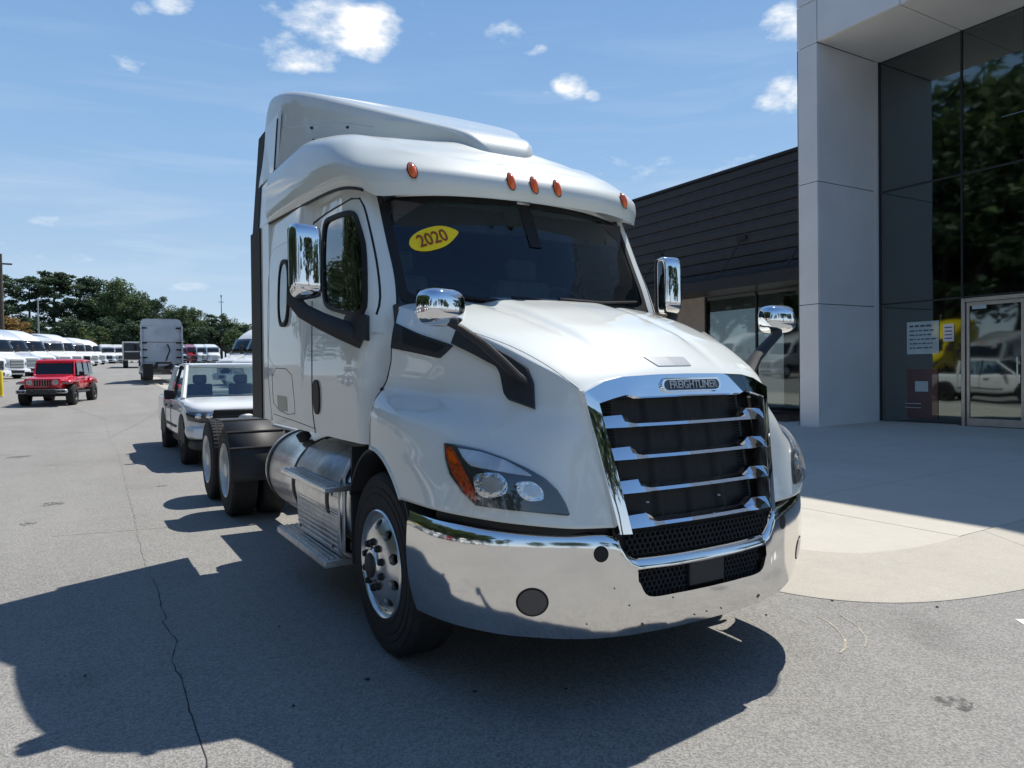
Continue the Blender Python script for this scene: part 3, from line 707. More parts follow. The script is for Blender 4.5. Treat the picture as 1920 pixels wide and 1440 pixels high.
    both('extender_seam', (lambda q: (q.v, q.f))(MB().tube([(-1.163,3.80,2.93),(-1.135,3.80,3.3),(-1.098,3.80,3.76)], .007, 6)), 'dark_metal', T)

    # ---- grille
    def gy(x, z): return .028+(z-.846)*.185 - .05*(1-min(1, abs(x)/.6)**2)
    Gf = thing('grille', '', ''); del Gf['label'], Gf['category']; Gf.parent = T
    outer = [(-.518,.842),(-.566,1.16),(-.614,1.483),(-.50,1.532),(-.40,1.552),(-.2,1.560),(0,1.562),(.2,1.560),(.40,1.552),(.50,1.532),(.614,1.483),(.566,1.16),(.518,.842)]
    innr = [(-.462,.842),(-.505,1.16),(-.548,1.428),(-.47,1.447),(-.40,1.462),(-.36,1.448),(0,1.452),(.36,1.448),(.40,1.462),(.47,1.447),(.548,1.428),(.505,1.16),(.462,.842)]
    def gs(p, d): return (p[0], gy(p[0], p[1])-d, p[1])
    def lerp2(a, b, t): return (a[0]+(b[0]-a[0])*t, a[1]+(b[1]-a[1])*t)
    oo, ii = [], []
    for k in range(len(outer)-1):
        for t in (0,.25,.5,.75): oo.append(lerp2(outer[k], outer[k+1], t)); ii.append(lerp2(innr[k], innr[k+1], t))
    oo.append(outer[-1]); ii.append(innr[-1]); n = len(oo)
    rowsG = [[gs(p, -.03) for p in oo], [gs(p, .012) for p in oo], [gs(lerp2(p, q, .10), .014) for p, q in zip(oo, ii)], [gs(lerp2(p, q, .93), .026) for p, q in zip(oo, ii)], [gs(q, .016) for q in ii], [gs(q, -.06) for q in ii]]
    V = [v for r in rowsG for v in r]; Fc = [(r*n+k, r*n+k+1, (r+1)*n+k+1, (r+1)*n+k) for r in range(5) for k in range(n-1)]
    MB().add(V, Fc).fix().build('chrome_surround', 'clean_chrome', Gf, smooth=30)
    MB().add([(x, gy(x, z)+.095, z) for z in (.60,1.46) for x in (-.56,-.3,0,.3,.56)], [(i,i+1,i+6,i+5) for i in range(4)]).build('radiator_screen', 'mesh_black', Gf)
    # louvre ribs of the radiator
    m = MB()
    for k in range(40):
        z = .88+k*.0145; m.add([(-.53,gy(-.53,z)+.078,z),(.53,gy(.53,z)+.078,z),(.53,gy(.53,z)+.084,z+.006),(-.53,gy(-.53,z)+.084,z+.006)], [(0,1,2,3)])
    for x in (-.42,-.21,0,.21,.42):
        m.add([(x-.008,gy(x,.87)+.068,.87),(x+.008,gy(x,.87)+.068,.87),(x+.008,gy(x,1.44)+.068,1.44),(x-.008,gy(x,1.44)+.068,1.44)], [(0,1,2,3)])
    kind(m.build('radiator_fins', 'mesh_black', Gf), 'stuff')
    for zc in (1.335, 1.188, 1.037, .882):
        xe = .462+(zc-.842)/(1.428-.842)*.086
        prof = []
        for s in (-1, 1):
            q = [(xe+.012, -.022, .036), (xe-.115, -.022, .040), (xe-.175, -.022, .006)]
            prof.append(q)
        xsB = [-xe-.012,-xe+.04,-xe+.115,-xe+.145,-xe+.175,-.25,-.12,0,.12,.25,xe-.175,xe-.145,xe-.115,xe-.04,xe+.012]
        topB = [.036,.039,.042,.024,.006,.005,.005,.005,.005,.005,.006,.024,.042,.039,.036]
        rows = []
        for dz, dy in ((None,.042),(None,.006),(None,-.012),(-.018,-.022),(-.023,.02)):
            row = []
            for x, tp in zip(xsB, topB):
                z = zc+(tp if dz is None else dz); ext_ = .01*math.sin(min(1,max(0,(tp-.005)/.035))*PI/2)
                if dz is None and dy == .006: z = zc+tp-.004
                if dz is None and dy == -.012: z = zc+tp*.35-.006
                row.append((x, gy(x, z)+dy-ext_+.012, z))
            rows.append(row)
        n = len(xsB); V = [v for r in rows for v in r]
        MB().add(V, [(r*n+k, r*n+k+1, (r+1)*n+k+1, (r+1)*n+k) for r in range(4) for k in range(n-1)]).fix().build('grille_bar', 'clean_chrome', Gf, smooth=14)
    for (x, z) in ((-.30,.955),(.16,.945)):
        MB().lathe_z([(.0,.008),(.008,.006),(.011,0)], (x, gy(x, z)+.06, z), 10).build('grille_bolt', 'brushed', Gf)
    # badge
    def stad(w, h, n=10): return [(w/2*0+(w/2-h/2)*sx+h/2*math.cos(a), h/2*math.sin(a)) for sx, a0 in ((1,-PI/2),(-1,PI/2)) for a in [a0+PI*k/n for k in range(n+1)]]
    zc = 1.508
    def bp(d): return lambda u, v: (u, gy(u, zc+v)-.012-d, zc+v)
    b0 = MB().prism(stad(.395,.066), bp(-.01), bp(.022)).fix().build('name_badge', 'clean_chrome', Gf, smooth=30)
    MB().prism(stad(.362,.049), bp(.020), bp(.0255)).fix().build('badge_plate', 'badge_black', b0)
    up = Vector((0, .185, 1)).normalized()
    # the lettering follows the bowed badge
    tme = text_mesh('FREIGHTLINER', .052, .002, 'badge_lettering', 'brushed', None, None, bold=.001, fit=.315)
    for v in tme.data.vertices:
        x, z, d = v.co.x, v.co.y, v.co.z; v.co = Vector((x, gy(x, zc+z)-.039-d, zc+z))
    tme.data.update()
    tme.parent = b0
    # honeycomb panels
    def honey(x0, x1, z0, z1, yf, s=.0165, cut=None):
        m = MB(); dz = s*1.5; dx = s*math.sqrt(3); r = 0; z = z0
        while z <= z1:
            x = x0+(dx/2 if r % 2 else 0)
            while x <= x1:
                if not cut or cut(x, z):
                    o = [(x+s*1.0*math.cos(PI/6+PI/3*k), z+s*1.0*math.sin(PI/6+PI/3*k)) for k in range(6)]
                    i = [(x+s*.74*math.cos(PI/6+PI/3*k), z+s*.74*math.sin(PI/6+PI/3*k)) for k in range(6)]
                    V = [(p[0], yf(*p), p[1]) for p in o]+[(p[0], yf(*p)-.004, p[1]) for p in i]+[(p[0], yf(*p)+.02, p[1]) for p in i]
                    m.add(V, [(k, (k+1)%6, 6+(k+1)%6, 6+k) for k in range(6)]+[(6+k, 6+(k+1)%6, 12+(k+1)%6, 12+k) for k in range(6)])
                x += dx
            z += dz; r += 1
        return m
    kind(honey(-.45,.45,.745,.84,lambda x, z: gy(x,.85)+.0+.02).build('honeycomb_screen', 'black_plastic', Gf), 'stuff')
    MB().add([(x, gy(x,.85)+.045, z) for z in (.52,.86) for x in (-.52,-.3,0,.3,.52)], [(i,i+1,i+6,i+5) for i in range(4)]).build('lower_backing', 'gasket', Gf)

    # ---- front gap behind bumper top (black)
    gapn = [[(p[0]*.985, p[1]+.045, z) for p in A[:5]] for z in (.78, .93)]
    gv, gf = gridmesh(crsurf(gapn, 6, 1)); both('bumper_gap_seal', (gv, gf), 'gasket', T)

    # ---- chrome bumper
    bx = [0,.2,.372,.428,.475,.50,.53,.62,.75,.88,1.0,1.09,1.155,1.195,1.215,1.222]
    by = [-.03,-.026,-.012,-.004,.004,.010,.016,.040,.090,.150,.225,.315,.42,.53,.65,.78]
    btop = [.706,.706,.710,.716,.750,.792,.822,.838,.850,.860,.868,.874,.880,.884,.888,.890]
    bbot = [.360,.360,.362,.362,.363,.364,.365,.368,.376,.390,.402,.412,.416,.416,.412,.405]
    h1 = [.665,.667,.672,.672]; h0 = [.535,.537,.545,.62]
    def prow(t):  # inward tuck for height share t (0 bottom,1 top)
        return .030*(1-t)**3*1.3 + (.012*max(0,(t-.93)/.07)) - .012*math.sin(PI*t)
    def colpt(k, z):
        t = (z-bbot[k])/(btop[k]-bbot[k]); d = prow(t); a = min(1, bx[k]/1.2); nx = a**3; ny = 1-a**4*.7
        return (-(bx[k]-d*nx*1.2), by[k]+d*ny, z)
    dn = 5
    X = np.array(list(zip(bx, by, btop, bbot))); Xf = cr_axis(X, dn)
    hh = cr_axis(np.array(list(zip(h1+[.672]*12, h0+[.62]*12))), dn)
    def cpt(i, z):
        x, y, tp, bt_ = Xf[i]; t = (z-bt_)/(tp-bt_); d = prow(t); a = min(1, x/1.2); return (-(x-d*(a**3)*1.2), y+d*(1-a**4*.7), z)
    m = MB(); nc = len(Xf); ih = 3*dn
    vs = []; fs = []
    def band(i0, i1, zf0, zf1, rows):
        b = MB(); V = []
        for r in range(rows+1):
            for i in range(i0, i1+1): V.append(cpt(i, zf0(i)+(zf1(i)-zf0(i))*r/rows))
        w_ = i1-i0+1
        b.add(V, [(r*w_+k, r*w_+k+1, (r+1)*w_+k+1, (r+1)*w_+k) for r in range(rows) for k in range(w_-1)]); return b
    zt_ = lambda i: Xf[i][2]; zb_ = lambda i: Xf[i][3]
    hu = lambda i: hh[i][0]; hl = lambda i: hh[i][1]
    for b in (band(0, ih, zb_, hl, 8), band(0, ih, hu, zt_, 4), band(ih, nc-1, zb_, lambda i: hh[ih][1], 8), band(ih, nc-1, lambda i: hh[ih][1], lambda i: hh[ih][0], 3), band(ih, nc-1, lambda i: hh[ih][0], zt_, 6)): m.add(b.v, b.f)
    # rolled top lip
    lipr = [[cpt(i, zt_(i)) for i in range(nc)], [(lambda p: (p[0]*.995, p[1]+.018, p[2]+.010))(cpt(i, zt_(i))) for i in range(nc)], [(lambda p: (p[0]*.985, p[1]+.045, p[2]+.004))(cpt(i, zt_(i))) for i in range(nc)]]
    m.add([v for r in lipr for v in r], [(r*nc+k, r*nc+k+1, (r+1)*nc+k+1, (r+1)*nc+k) for r in range(2) for k in range(nc-1)])
    # rim of the opening, turned inward
    rim = [cpt(i, hu(i)) for i in range(ih+1)]+[cpt(ih, hh[ih][1])]+[cpt(i, hl(i)) for i in range(ih-1,-1,-1)]
    k_ = len(rim); m.add(rim+[(p[0], p[1]+.03, p[2]) for p in rim], [(i, i+1, k_+i+1, k_+i) for i in range(k_-1)])
    bb = MB().add(m.v, m.f).add(*mirror(m.v, m.f)).fix(); bump = bb.build('chrome_bumper', 'chrome', T, smooth=40)
    bskin = skin([(m.v, m.f), mirror(m.v, m.f)])
    kind(honey(-.40,.40,.545,.665,lambda x, z: .02-.03*(1-abs(x)/.5), .0155, lambda x, z: abs(x) > .125 and abs(x) < .415-(.672-z)*.4).build('honeycomb_screen', 'black_plastic', bump), 'stuff')
    MB().add([(x, .055, z) for z in (.50,.70) for x in (-.46,.46)], [(0,1,3,2)]).build('opening_backing', 'gasket', bump)
    MB().box(-.115,.115,-.018,.02,.548,.662).build('sensor_plate', 'black_plastic', bump, bevel=.006)
    def circ(cx, cy, rx, ry, n=28): return [(cx+rx*math.cos(2*PI*k/n), cy+ry*math.sin(2*PI*k/n)) for k in range(n)]
    both('tow_hole', drape(bskin, circ(1127,1039,14,15.5), .0015, 2, 28, .004), 'gasket', bump)
    fa, fb = both('fog_lamp_ring', drape(bskin, circ(998,1129,31,27), .0015, 2, 32, .004), 'gasket', bump)
    la, lb = both('fog_lamp_lens', drape(bskin, circ(998,1129,27,23.5), .004, 4, 32, .004), 'lamp_bezel', bump)
    both('license_bolt', drape(bskin, circ(1205,1171,3,3), .004, 1, 8, .004), 'dirt_brown', bump)
    for (px, py) in ((1180,1135),(1152,1103),(1262,1120),(1100,1170),(1302,1152),(1325,1146),(1352,1140),(1010,1190)):
        MB().add(*drape(bskin, circ(px,py,1.7,1.5,8), .002, 1, 8, .002)).fix().build('road_speck', 'dirt_brown', bump)
    pass
    MB().tube([(x, y+.12, .55) for x, y in zip([-1.0,-.6,0,.6,1.0],[.36,.1,.05,.1,.36])], .04, 8).build('bumper_back_beam', 'dark_metal', T)
    MB().box(-.6,.6,.3,1.0,.50,.54).build('under_tray', 'gasket', T)
    MB().box(.20,.34,.35,.45,.20,.34).build('tow_bracket', 'dark_metal', T, bevel=.02)

    # ---- headlamps
    hskin = skin([fullside])
    outl = [(835,832),(838,862),(846,890),(868,921),(895,948),(960,957),(1068,968),(1060,945),(1045,920),(1022,898),(990,880),(950,862),(905,846),(866,837)]
    h1_, h2_ = both('headlamp', drape(hskin, outl, .010, 6, 80, .03), 'lamp_bezel', T)
    def hl_piece(name, poly, mt, o, r=4, n=36, d=.01):
        V, Fc = drape(hskin, poly, o, r, n, d); a = MB().add(V, Fc).fix(); x = a.build(name, mt, h1_); x2 = MB().add(*mirror(a.v, a.f)).build(name, mt, h2_); return x
    hl_piece('turn_lens', [(838,836),(852,842),(866,868),(880,896),(892,920),(897,942),(880,930),(862,905),(848,882),(841,858)], 'amber_deep', .014)
    hl_piece('turn_lens_upper', [(842,845),(852,850),(862,868),(856,872),(846,862)], 'amber', .016, 3, 20)
    hl_piece('upper_light_band', [(862,843),(905,850),(950,866),(985,885),(1000,895),(960,890),(905,880),(886,876),(872,862)], 'light_lens', .0145)
    for poly in (roundpoly([(888,890,0),(936,887,0),(953,905,0),(952,928,0),(915,935,0),(896,925,0)], .35, 3), roundpoly([(966,905,0),(998,903,0),(1017,918,0),(1020,939,0),(990,941,0),(972,928,0)], .35, 3)):
        hl_piece('projector_surround', poly, 'lamp_chrome', .016)
        c = sum((Vector(p) for p in poly), Vector())/len(poly)
        inner_ = [(c.x+(p.x-c.x)*.62+4, c.y+(p.y-c.y)*.62-1) for p in (Vector(q) for q in poly)]
        hl_piece('projector_lens', inner_, 'light_lens', .020)
    for hh_, mir in ((h1_, 0), (h2_, 1)):
        V, Fc = drape(hskin, [(p[0]+(948-p[0])*.03, p[1]+(905-p[1])*.03) for p in outl], .034, 5, 70, .02); a = MB().add(V, Fc).fix(); b = MB().add(*mirror(a.v, a.f)) if mir else a; b.build('lens_cover', 'clear_lens', hh_)
    # ---- side vent, hood scoop
    both('side_vent', drape(skin([fullside]), [(731,602),(732,652),(826,672),(850,649),(848,647),(790,628)], .010, 4, 60), 'black_plastic', T)
    both('vent_opening', drape(skin([fullside]), [(757,616),(757,645),(822,661),(835,650),(790,632)], .013, 3, 40, .006), 'gasket', T)
    top_skin = skin([(tv, tf), mirror(tv, tf)])
    V, Fc = drape(top_skin, [(1207,670),(1281,670),(1296,686),(1234,687)], .004, 9, 48, .02); MB().add(V, Fc).fix().build('hood_scoop', 'grey_paint', T)  # flat plate: the shade of the recess is put into its grey colour
    # ---- hood mirrors
    arm = strip(fs_skin, [(862,614),(905,640),(962,671),(990,690),(1002,718),(1004,768)], [(850,646),(895,668),(935,690),(942,705),(948,740),(954,750)], .022, 30, 3, .03)
    a1, a2 = both('hood_mirror_arm', arm, 'black_plastic', T)
    AP = [Vector(p) for p in [(-.72,.40,1.50),(-.80,.42,1.56),(-.88,.44,1.64),(-.98,.44,1.72),(-1.08,.45,1.785),(-1.15,.50,1.83)]]
    both('hood_mirror_stalk', (lambda q: (q.v, q.f))(MB().tube(AP, [.046,.046,.044,.040,.038,.032], 12, flat=.5)), 'black_plastic', T)
    def mirror_head(c, sx, sy, sz, p=4., yaw=0., name='mirror_head', mt='clean_chrome', tilt=0):
        V, Fc = [], []; U, W = 40, 24
        for j in range(W+1):
            v = -PI/2+PI*j/W
            for i in range(U):
                u = 2*PI*i/U
                def se(c_, e): return abs(c_)**e*(1 if c_ >= 0 else -1)
                e = 2/p
                x = sx*se(math.cos(v), e)*se(math.cos(u), e); y = sy*se(math.cos(v), .8)*se(math.sin(u), .8); z = sz*se(math.sin(v), e)
                if y > 0: y *= .35
                q = Matrix.Rotation(yaw, 3, 'Z') @ Vector((x, y, z)); V.append(Vector(c)+q)
        for j in range(W):
            for i in range(U): Fc.append((j*U+i, j*U+(i+1)%U, (j+1)*U+(i+1)%U, (j+1)*U+i))
        a = MB().add(V, Fc).fix(); return both(name, (a.v, a.f), mt, T, smooth=60)
    mirror_head((-1.158,.52,1.885), .122,.10,.088, 3.2, math.radians(12), 'hood_mirror')
    # ---- door mirrors
    mirror_head((-1.437,1.78,2.245), .092,.085,.225, 7., math.radians(6), 'door_mirror')
    both('mirror_rear_housing', (lambda q: (q.v, q.f))(MB().box(-1.52,-1.35,1.80,1.85,2.03,2.46)), 'black_plastic', T, bevel=.02)
    P = [Vector((-1.505,1.80,2.10)),Vector((-1.50,1.79,2.02)),Vector((-1.45,1.77,1.955)),Vector((-1.36,1.73,1.90)),Vector((-1.25,1.68,1.845)),Vector((-1.13,1.62,1.79))]
    both('door_mirror_arm', (lambda q: (q.v, q.f))(MB().tube(P, [.03,.045,.050,.055,.064,.072], 12, flat=.75)), 'black_plastic', T)
    both('mirror_bracket', drape(cab_skin, [(655,612),(662,592),(693,592),(693,640),(654,630)], .05, 3, 40, .06), 'black_plastic', T)
    # ---- wheels
    TY = [(-.05,.300),(.004,.31),(.000,.325),(.004,.330),(.001,.36),(.001,.385),(.007,.389),(.004,.394),(.004,.425),(.010,.428),(.007,.433),(.012,.47),(.018,.473),(.016,.479),(.03,.500),(.06,.512),(.23,.512),(.262,.500),(.278,.47),(.284,.42),(.284,.31)]
    def tyre(x, y, r=1., sgn=-1, m=None, wdt=1.):
        # outer face at x, growing inward
        pr = [((dx if i else .02)*wdt, rad) for i, (dx, rad) in enumerate(TY)]
        return (m or MB()).lathe_x([(.02,.296)]+pr[1:], (x, y, .512), 56, 1 if sgn < 0 else -1)
    def grooves(x, y, s, m):
        for gx in (.085,.125,.165,.205):
            m.lathe_x([(gx-.006,.5135),(gx+.006,.5135)], (x, y, .512), 56, s)
        return m
    fx = -1.165
    def front_wheel(s):
        W = bpy.data.objects.new('front_wheel', None); COL.objects.link(W); W.parent = T; W.location = (s*1.165, 1.336, 0)
        q = -s  # inward direction
        m = MB().lathe_x([(.02,.296)]+TY[1:], (0,0,.512), 64, q).fix(); m.build('tyre', 'rubber', W, smooth=40)
        g = MB()
        for k in range(64):  # shoulder blocks
            a = 2*PI*k/64; b = a+2*PI/64*.42; R0 = .5145
            for (x0, x1) in ((.050,.092),(.198,.240)):
                g.add([(q*x0, R0*math.cos(a), .512+R0*math.sin(a)), (q*x1, R0*math.cos(a+.01), .512+R0*math.sin(a+.01)), (q*x1, R0*math.cos(b+.01), .512+R0*math.sin(b+.01)), (q*x0, R0*math.cos(b), .512+R0*math.sin(b))], [(0,1,2,3)])
        kind(g.build('tread_blocks', 'rubber', W), 'stuff')
        # aluminium disc with ten hand holes
        rimp = [(.018,.308),(.002,.304),(-.004,.296),(.004,.286),(.028,.280),(.034,.268)]
        m = MB().lathe_x(rimp, (0,0,.512), 64, q)
        def disc_x(r): # dished profile between r .268 and .165
            t = (.268-r)/(.268-.160); return .034-.062*math.sin(t*PI/2)
        r0, r1 = .160, .268; K = 10
        for h in range(K):
            a0 = 2*PI*h/K; da = 2*PI/K; NB = 6; bd = []
            for k in range(NB): bd.append((r0, a0+da*k/NB))
            for k in range(NB): bd.append((r0+(r1-r0)*k/NB, a0+da))
            for k in range(NB): bd.append((r1, a0+da-da*k/NB))
            for k in range(NB): bd.append((r1-(r1-r0)*k/NB, a0))
            n = len(bd); rc_ = .224; ac = a0+da/2
            cc = []
            for (r, a) in bd:
                t = math.atan2((r-rc_)/ .05, (a-ac)*rc_/.06); cc.append((rc_+.026*math.sin(t), ac+.031*math.cos(t)/rc_))
            def P3(r, a, dx=0.): return (q*(disc_x(r)+dx), r*math.cos(a), .512+r*math.sin(a))
            mid = [((r*.35+c_[0]*.65), (a*.35+c_[1]*.65)) for (r, a), c_ in zip(bd, cc)]
            m.add([P3(*p) for p in bd]+[P3(*p) for p in mid]+[P3(*p) for p in cc]+[P3(p[0], p[1], .03) for p in cc], [(l*n+k, l*n+(k+1)%n, (l+1)*n+(k+1)%n, (l+1)*n+k) for l in range(3) for k in range(n)])
        m.lathe_x([(disc_x(.160),.160),(-.030,.15),(-.032,.100),(-.038,.090),(-.050,.084),(-.052,.070)], (0,0,.512), 40, q)
        m.fix(); m.build('rim', 'polished', W, smooth=45)
        MB().lathe_x([(.10,.29),(.10,.02)], (0,0,.512), 32, q).build('brake_drum', 'gasket', W)
        MB().lathe_x([(-.050,.070),(-.066,.064),(-.072,.050),(-.073,.001)], (0,0,.512), 28, q).fix().build('hub_cap', 'dark_metal', W, smooth=30)
        for k in range(10):
            a = 2*PI*(k+.5)/10; c = (0, .128*math.cos(a), .512+.128*math.sin(a))
            MB().lathe_x([(-.02,.023),(-.036,.021),(-.054,.016),(-.056,.001)], c, 10, q).fix().build('lug_nut', 'gasket', W)
        return W
    for s in (-1, 1): front_wheel(s)
    for y in (6.136, 7.456):
        for s in (-1, 1):
            W = bpy.data.objects.new('drive_wheel', None); COL.objects.link(W); W.parent = T; W.location = (s*1.21, y, 0); q = -s
            pr = [(dx, r) for dx, r in TY]
            m = MB().lathe_x([(.03,.296)]+TY[1:], (0,0,.512), 56, q).fix(); m.build('tyre', 'rubber', W, smooth=40)
            m = MB().lathe_x([(.03,.296)]+TY[1:], (q*.33,0,.512), 56, q).fix(); m.build('tyre', 'rubber', W, smooth=40)
            g = MB()
            for k in range(60):
                a = 2*PI*k/60
                for (x0, x1) in ((.03,.085),(.10,.165),(.18,.25)):
                    b = a+2*PI/60*.55; sh = .03*(x0*6); R0 = .5175
                    g.add([(q*x, R0*math.cos(t+sh), .512+R0*math.sin(t+sh)) for x, t in ((x0,a),(x1,a+.01),(x1,b+.01),(x0,b))], [(0,1,2,3)])
            kind(g.build('tread_blocks', 'rubber', W), 'stuff')
            MB().lathe_x([(.018,.308),(.002,.305),(-.002,.296),(.006,.286),(.05,.276),(.13,.270),(.145,.25),(.15,.17),(.12,.16),(.12,.09),(.02,.085),(.01,.07),(.01,.001)], (0,0,.512), 48, q).fix().build('rim', 'steel_rim', W, smooth=40)
            for k in range(10):
                a = 2*PI*(k+.5)/10; MB().lathe_x([(.12,.02),(.09,.017),(.088,.001)], (0,.142*math.cos(a),.512+.142*math.sin(a)), 8, q).fix().build('lug_nut', 'dark_metal', W)
        MB().tube([(-1.1,y,.512),(1.1,y,.512)], .07, 12).box(-.22,.22,y-.22,y+.22,.32,.72).build('drive_axle', 'dark_metal', T)
    MB().tube([(-1.0,1.336,.46),(1.0,1.336,.46)], .06, 10).build('front_axle', 'dark_metal', T)
    # ---- chassis
    for s in (-1, 1): MB().box(s*.38, s*.47, .5, 8.3, .72, 1.0).build('frame_rail', 'dark_metal', T)
    MB().box(-.38,.38,8.2,8.3,.75,1.0).box(-.38,.38,5.0,5.1,.75,.98).box(-.38,.38,3.9,4.0,.75,.98).box(-.38,.38,1.9,2.5,.6,1.12).box(-.5,.5,.6,1.9,.62,1.25).build('cross_member', 'dark_metal', T)
    MB().box(-.85,.85,4.05,5.35,1.035,1.065).build('deck_plate', 'brushed', T, bevel=.01)
    m = MB().box(-.45,.45,6.35,7.3,1.08,1.14).box(-.42,.42,6.6,7.0,1.0,1.08); m.build('fifth_wheel', 'dark_metal', T, bevel=.03)
    for s in (-1, 1):  # rear mudguards: quarter fender in front of first drive wheel and flat plate over it
        pts = [(6.136+.585*math.cos(a), .515+.565*math.sin(a)) for a in np.linspace(math.radians(90), math.radians(187), 18)]
        V = [(s*1.235, y, z) for y, z in pts]+[(s*.62, y, z) for y, z in pts]; n = len(pts)
        MB().add(V, [(k, k+1, n+k+1, n+k) for k in range(n-1)]).fix().build('quarter_fender', 'black_plastic', T, solid=.02)
        for aa in (100,128,150):
            a_ = math.radians(aa); MB().tube([(s*.63, 6.136+.590*math.cos(a_), .515+.570*math.sin(a_)),(s*1.232, 6.136+.590*math.cos(a_), .515+.570*math.sin(a_))], .012, 6).build('fender_rib', 'black_plastic', T)
        MB().box(s*.62, s*1.235, 6.136, 6.5, 1.06, 1.08).build('fender_top', 'black_plastic', T)
    # ---- fuel tank, straps, steps (both sides)
    for s in (-1, 1):
        c = (s*.860, 0, .750); R_ = .342
        def cylY(y0, y1, r, dom=0.):
            pr = [(0,.001),(0,r*.8),(.02,r*.93),(.05,r),(y1-y0-.05,r),(y1-y0-.02,r*.93),(y1-y0,r*.8),(y1-y0,.001)]
            V = [(c[0]+rr*math.cos(2*PI*k/56), y0+d, c[2]+rr*math.sin(2*PI*k/56)) for d, rr in pr for k in range(56)]
            return MB().add(V, [(i*56+k, i*56+(k+1)%56, (i+1)*56+(k+1)%56, (i+1)*56+k) for i in range(len(pr)-1) for k in range(56)]).fix()
        tk = cylY(1.95, 4.10, R_).build('fuel_tank', 'polished', T, smooth=40)
        for y in (3.95, 3.08, 2.2):
            V = [(c[0]+(R_+d)*math.cos(2*PI*k/56), y+w_, c[2]+(R_+d)*math.sin(2*PI*k/56)) for w_, d in ((-.03,0),(-.03,.007),(.03,.007),(.03,0)) for k in range(56)]
            MB().add(V, [(i*56+k, i*56+(k+1)%56, (i+1)*56+(k+1)%56, (i+1)*56+k) for i in range(3) for k in range(56)]).fix().build('tank_strap', 'gasket', tk, smooth=30)
        a = math.radians(118 if s < 0 else 62); cc = (c[0]+R_*math.cos(a), 3.38, c[2]+R_*math.sin(a)); dx, dz = math.cos(a), math.sin(a)
        MB().tube([(cc[0],cc[1],cc[2]), (cc[0]+dx*.07, cc[1], cc[2]+dz*.07)], .055, 16).build('filler_cap', 'black_plastic', tk, bevel=.008)
        # fairing plate over the forward half of the tank
        q = s
        def plate(name, mt, pts, y0, y1, ribs=False):
            V = [(q*x, y0, z) for x, z in pts]+[(q*x, y1, z) for x, z in pts]; n = len(pts)
            return MB().add(V, [(k, k+1, n+k+1, n+k) for k in range(n-1)]).fix().build(name, mt, T, solid=.012)
        pl = plate('step_fairing', 'brushed', [(.98,1.085),(1.10,1.03),(1.165,.945),(1.19,.90),(1.195,.62),(1.185,.42),(1.12,.39)], 1.98, 3.0)
        m = MB()
        for k in range(13):
            z = .86-k*.034; m.box(q*1.194, q*1.200, 2.0, 2.98, z, z+.006)
        m.build('plate_rib', 'steel_rim', pl)
        ds = MB()
        for x0, x1, y0, y1, z in ((1.10,1.32,1.86,2.98,.885),):
            st_ = MB().box(q*x0, q*x1, y0, y1, z-.035, z).build('upper_step', 'polished', T, bevel=.006)
            m = MB()
            for k in range(5): m.box(q*(x0+.02+k*.04), q*(x0+.036+k*.04), y0+.02, y1-.02, z, z+.006)
            m.build('step_tread', 'brushed', st_)
        st_ = MB().box(q*1.02, q*1.27, 2.05, 3.35, .335, .385).build('lower_step', 'brushed', T, bevel=.008)
        m = MB()
        for k in range(6): m.box(q*(1.04+k*.038), q*(1.055+k*.038), 2.07, 3.33, .385, .392)
        m.build('step_tread', 'polished', st_)
        MB().box(q*1.05, q*1.10, 2.2, 2.26, .385, .46).box(q*1.05, q*1.10, 3.0, 3.06, .385, .46).build('step_bracket', 'dark_metal', T)
        for y, z in ((2.9,.80),(2.1,.80),(2.9,.46),(2.1,.46)):
            MB().lathe_x([(.0,.014),(.008,.012),(.009,.001)], (q*1.195, y, z), 10, q).fix().build('plate_bolt', 'dark_metal', pl)
        plate('fender_return', 'brushed', [(.80,1.10),(1.10,1.06),(1.17,.93),(1.18,.45),(1.10,.40)], 1.93, 1.99)
    MB().box(-.6,.6,4.3,4.9,.6,1.0).build('air_tanks', 'dark_metal', T)
    # air lines behind the cab
    for k, mt in enumerate(('red_paint', 'beige_label', 'gasket')):
        MB().tube([(.2+.1*k,4.0,2.0),(.2+.1*k,4.35,1.55),(.1+.1*k,4.7,1.25),(.1,5.2,1.12)], .014, 8).build('air_line', mt, T)
    return T
HERO = build_hero()

# ------------------------------------------------------------------ ground, apron, pavement
def at(px, depth, dz=0.):
    """ground point seen at column px, depth metres along the view"""
    x = CAM[0]+math.sin(YAW)*depth+math.cos(YAW)*depth*(px-960)/FPX; y = CAM[1]+math.cos(YAW)*depth-math.sin(YAW)*depth*(px-960)/FPX
    return (x, y, gz(y)+dz)
def build_ground():
    ys = [-300,-150,-60,-30,-15,-8,-4,0,4,8]+[8+2*k for k in range(1, 110)]+[260,330,450,700,1100,1500]
    xs = [-900,-500,-250,-120,-60,-30,-15,-8,-4,0,4,8,15,30,60,120,250,500,900]
    V = [(x, y, gz(y)) for y in ys for x in xs]; n = len(xs)
    kind(obj('asphalt_lot', V, [(i*n+j, i*n+j+1, (i+1)*n+j+1, (i+1)*n+j) for i in range(len(ys)-1) for j in range(n-1)], 'asphalt'), 'structure')
build_ground()
LOT = bpy.data.objects['asphalt_lot']
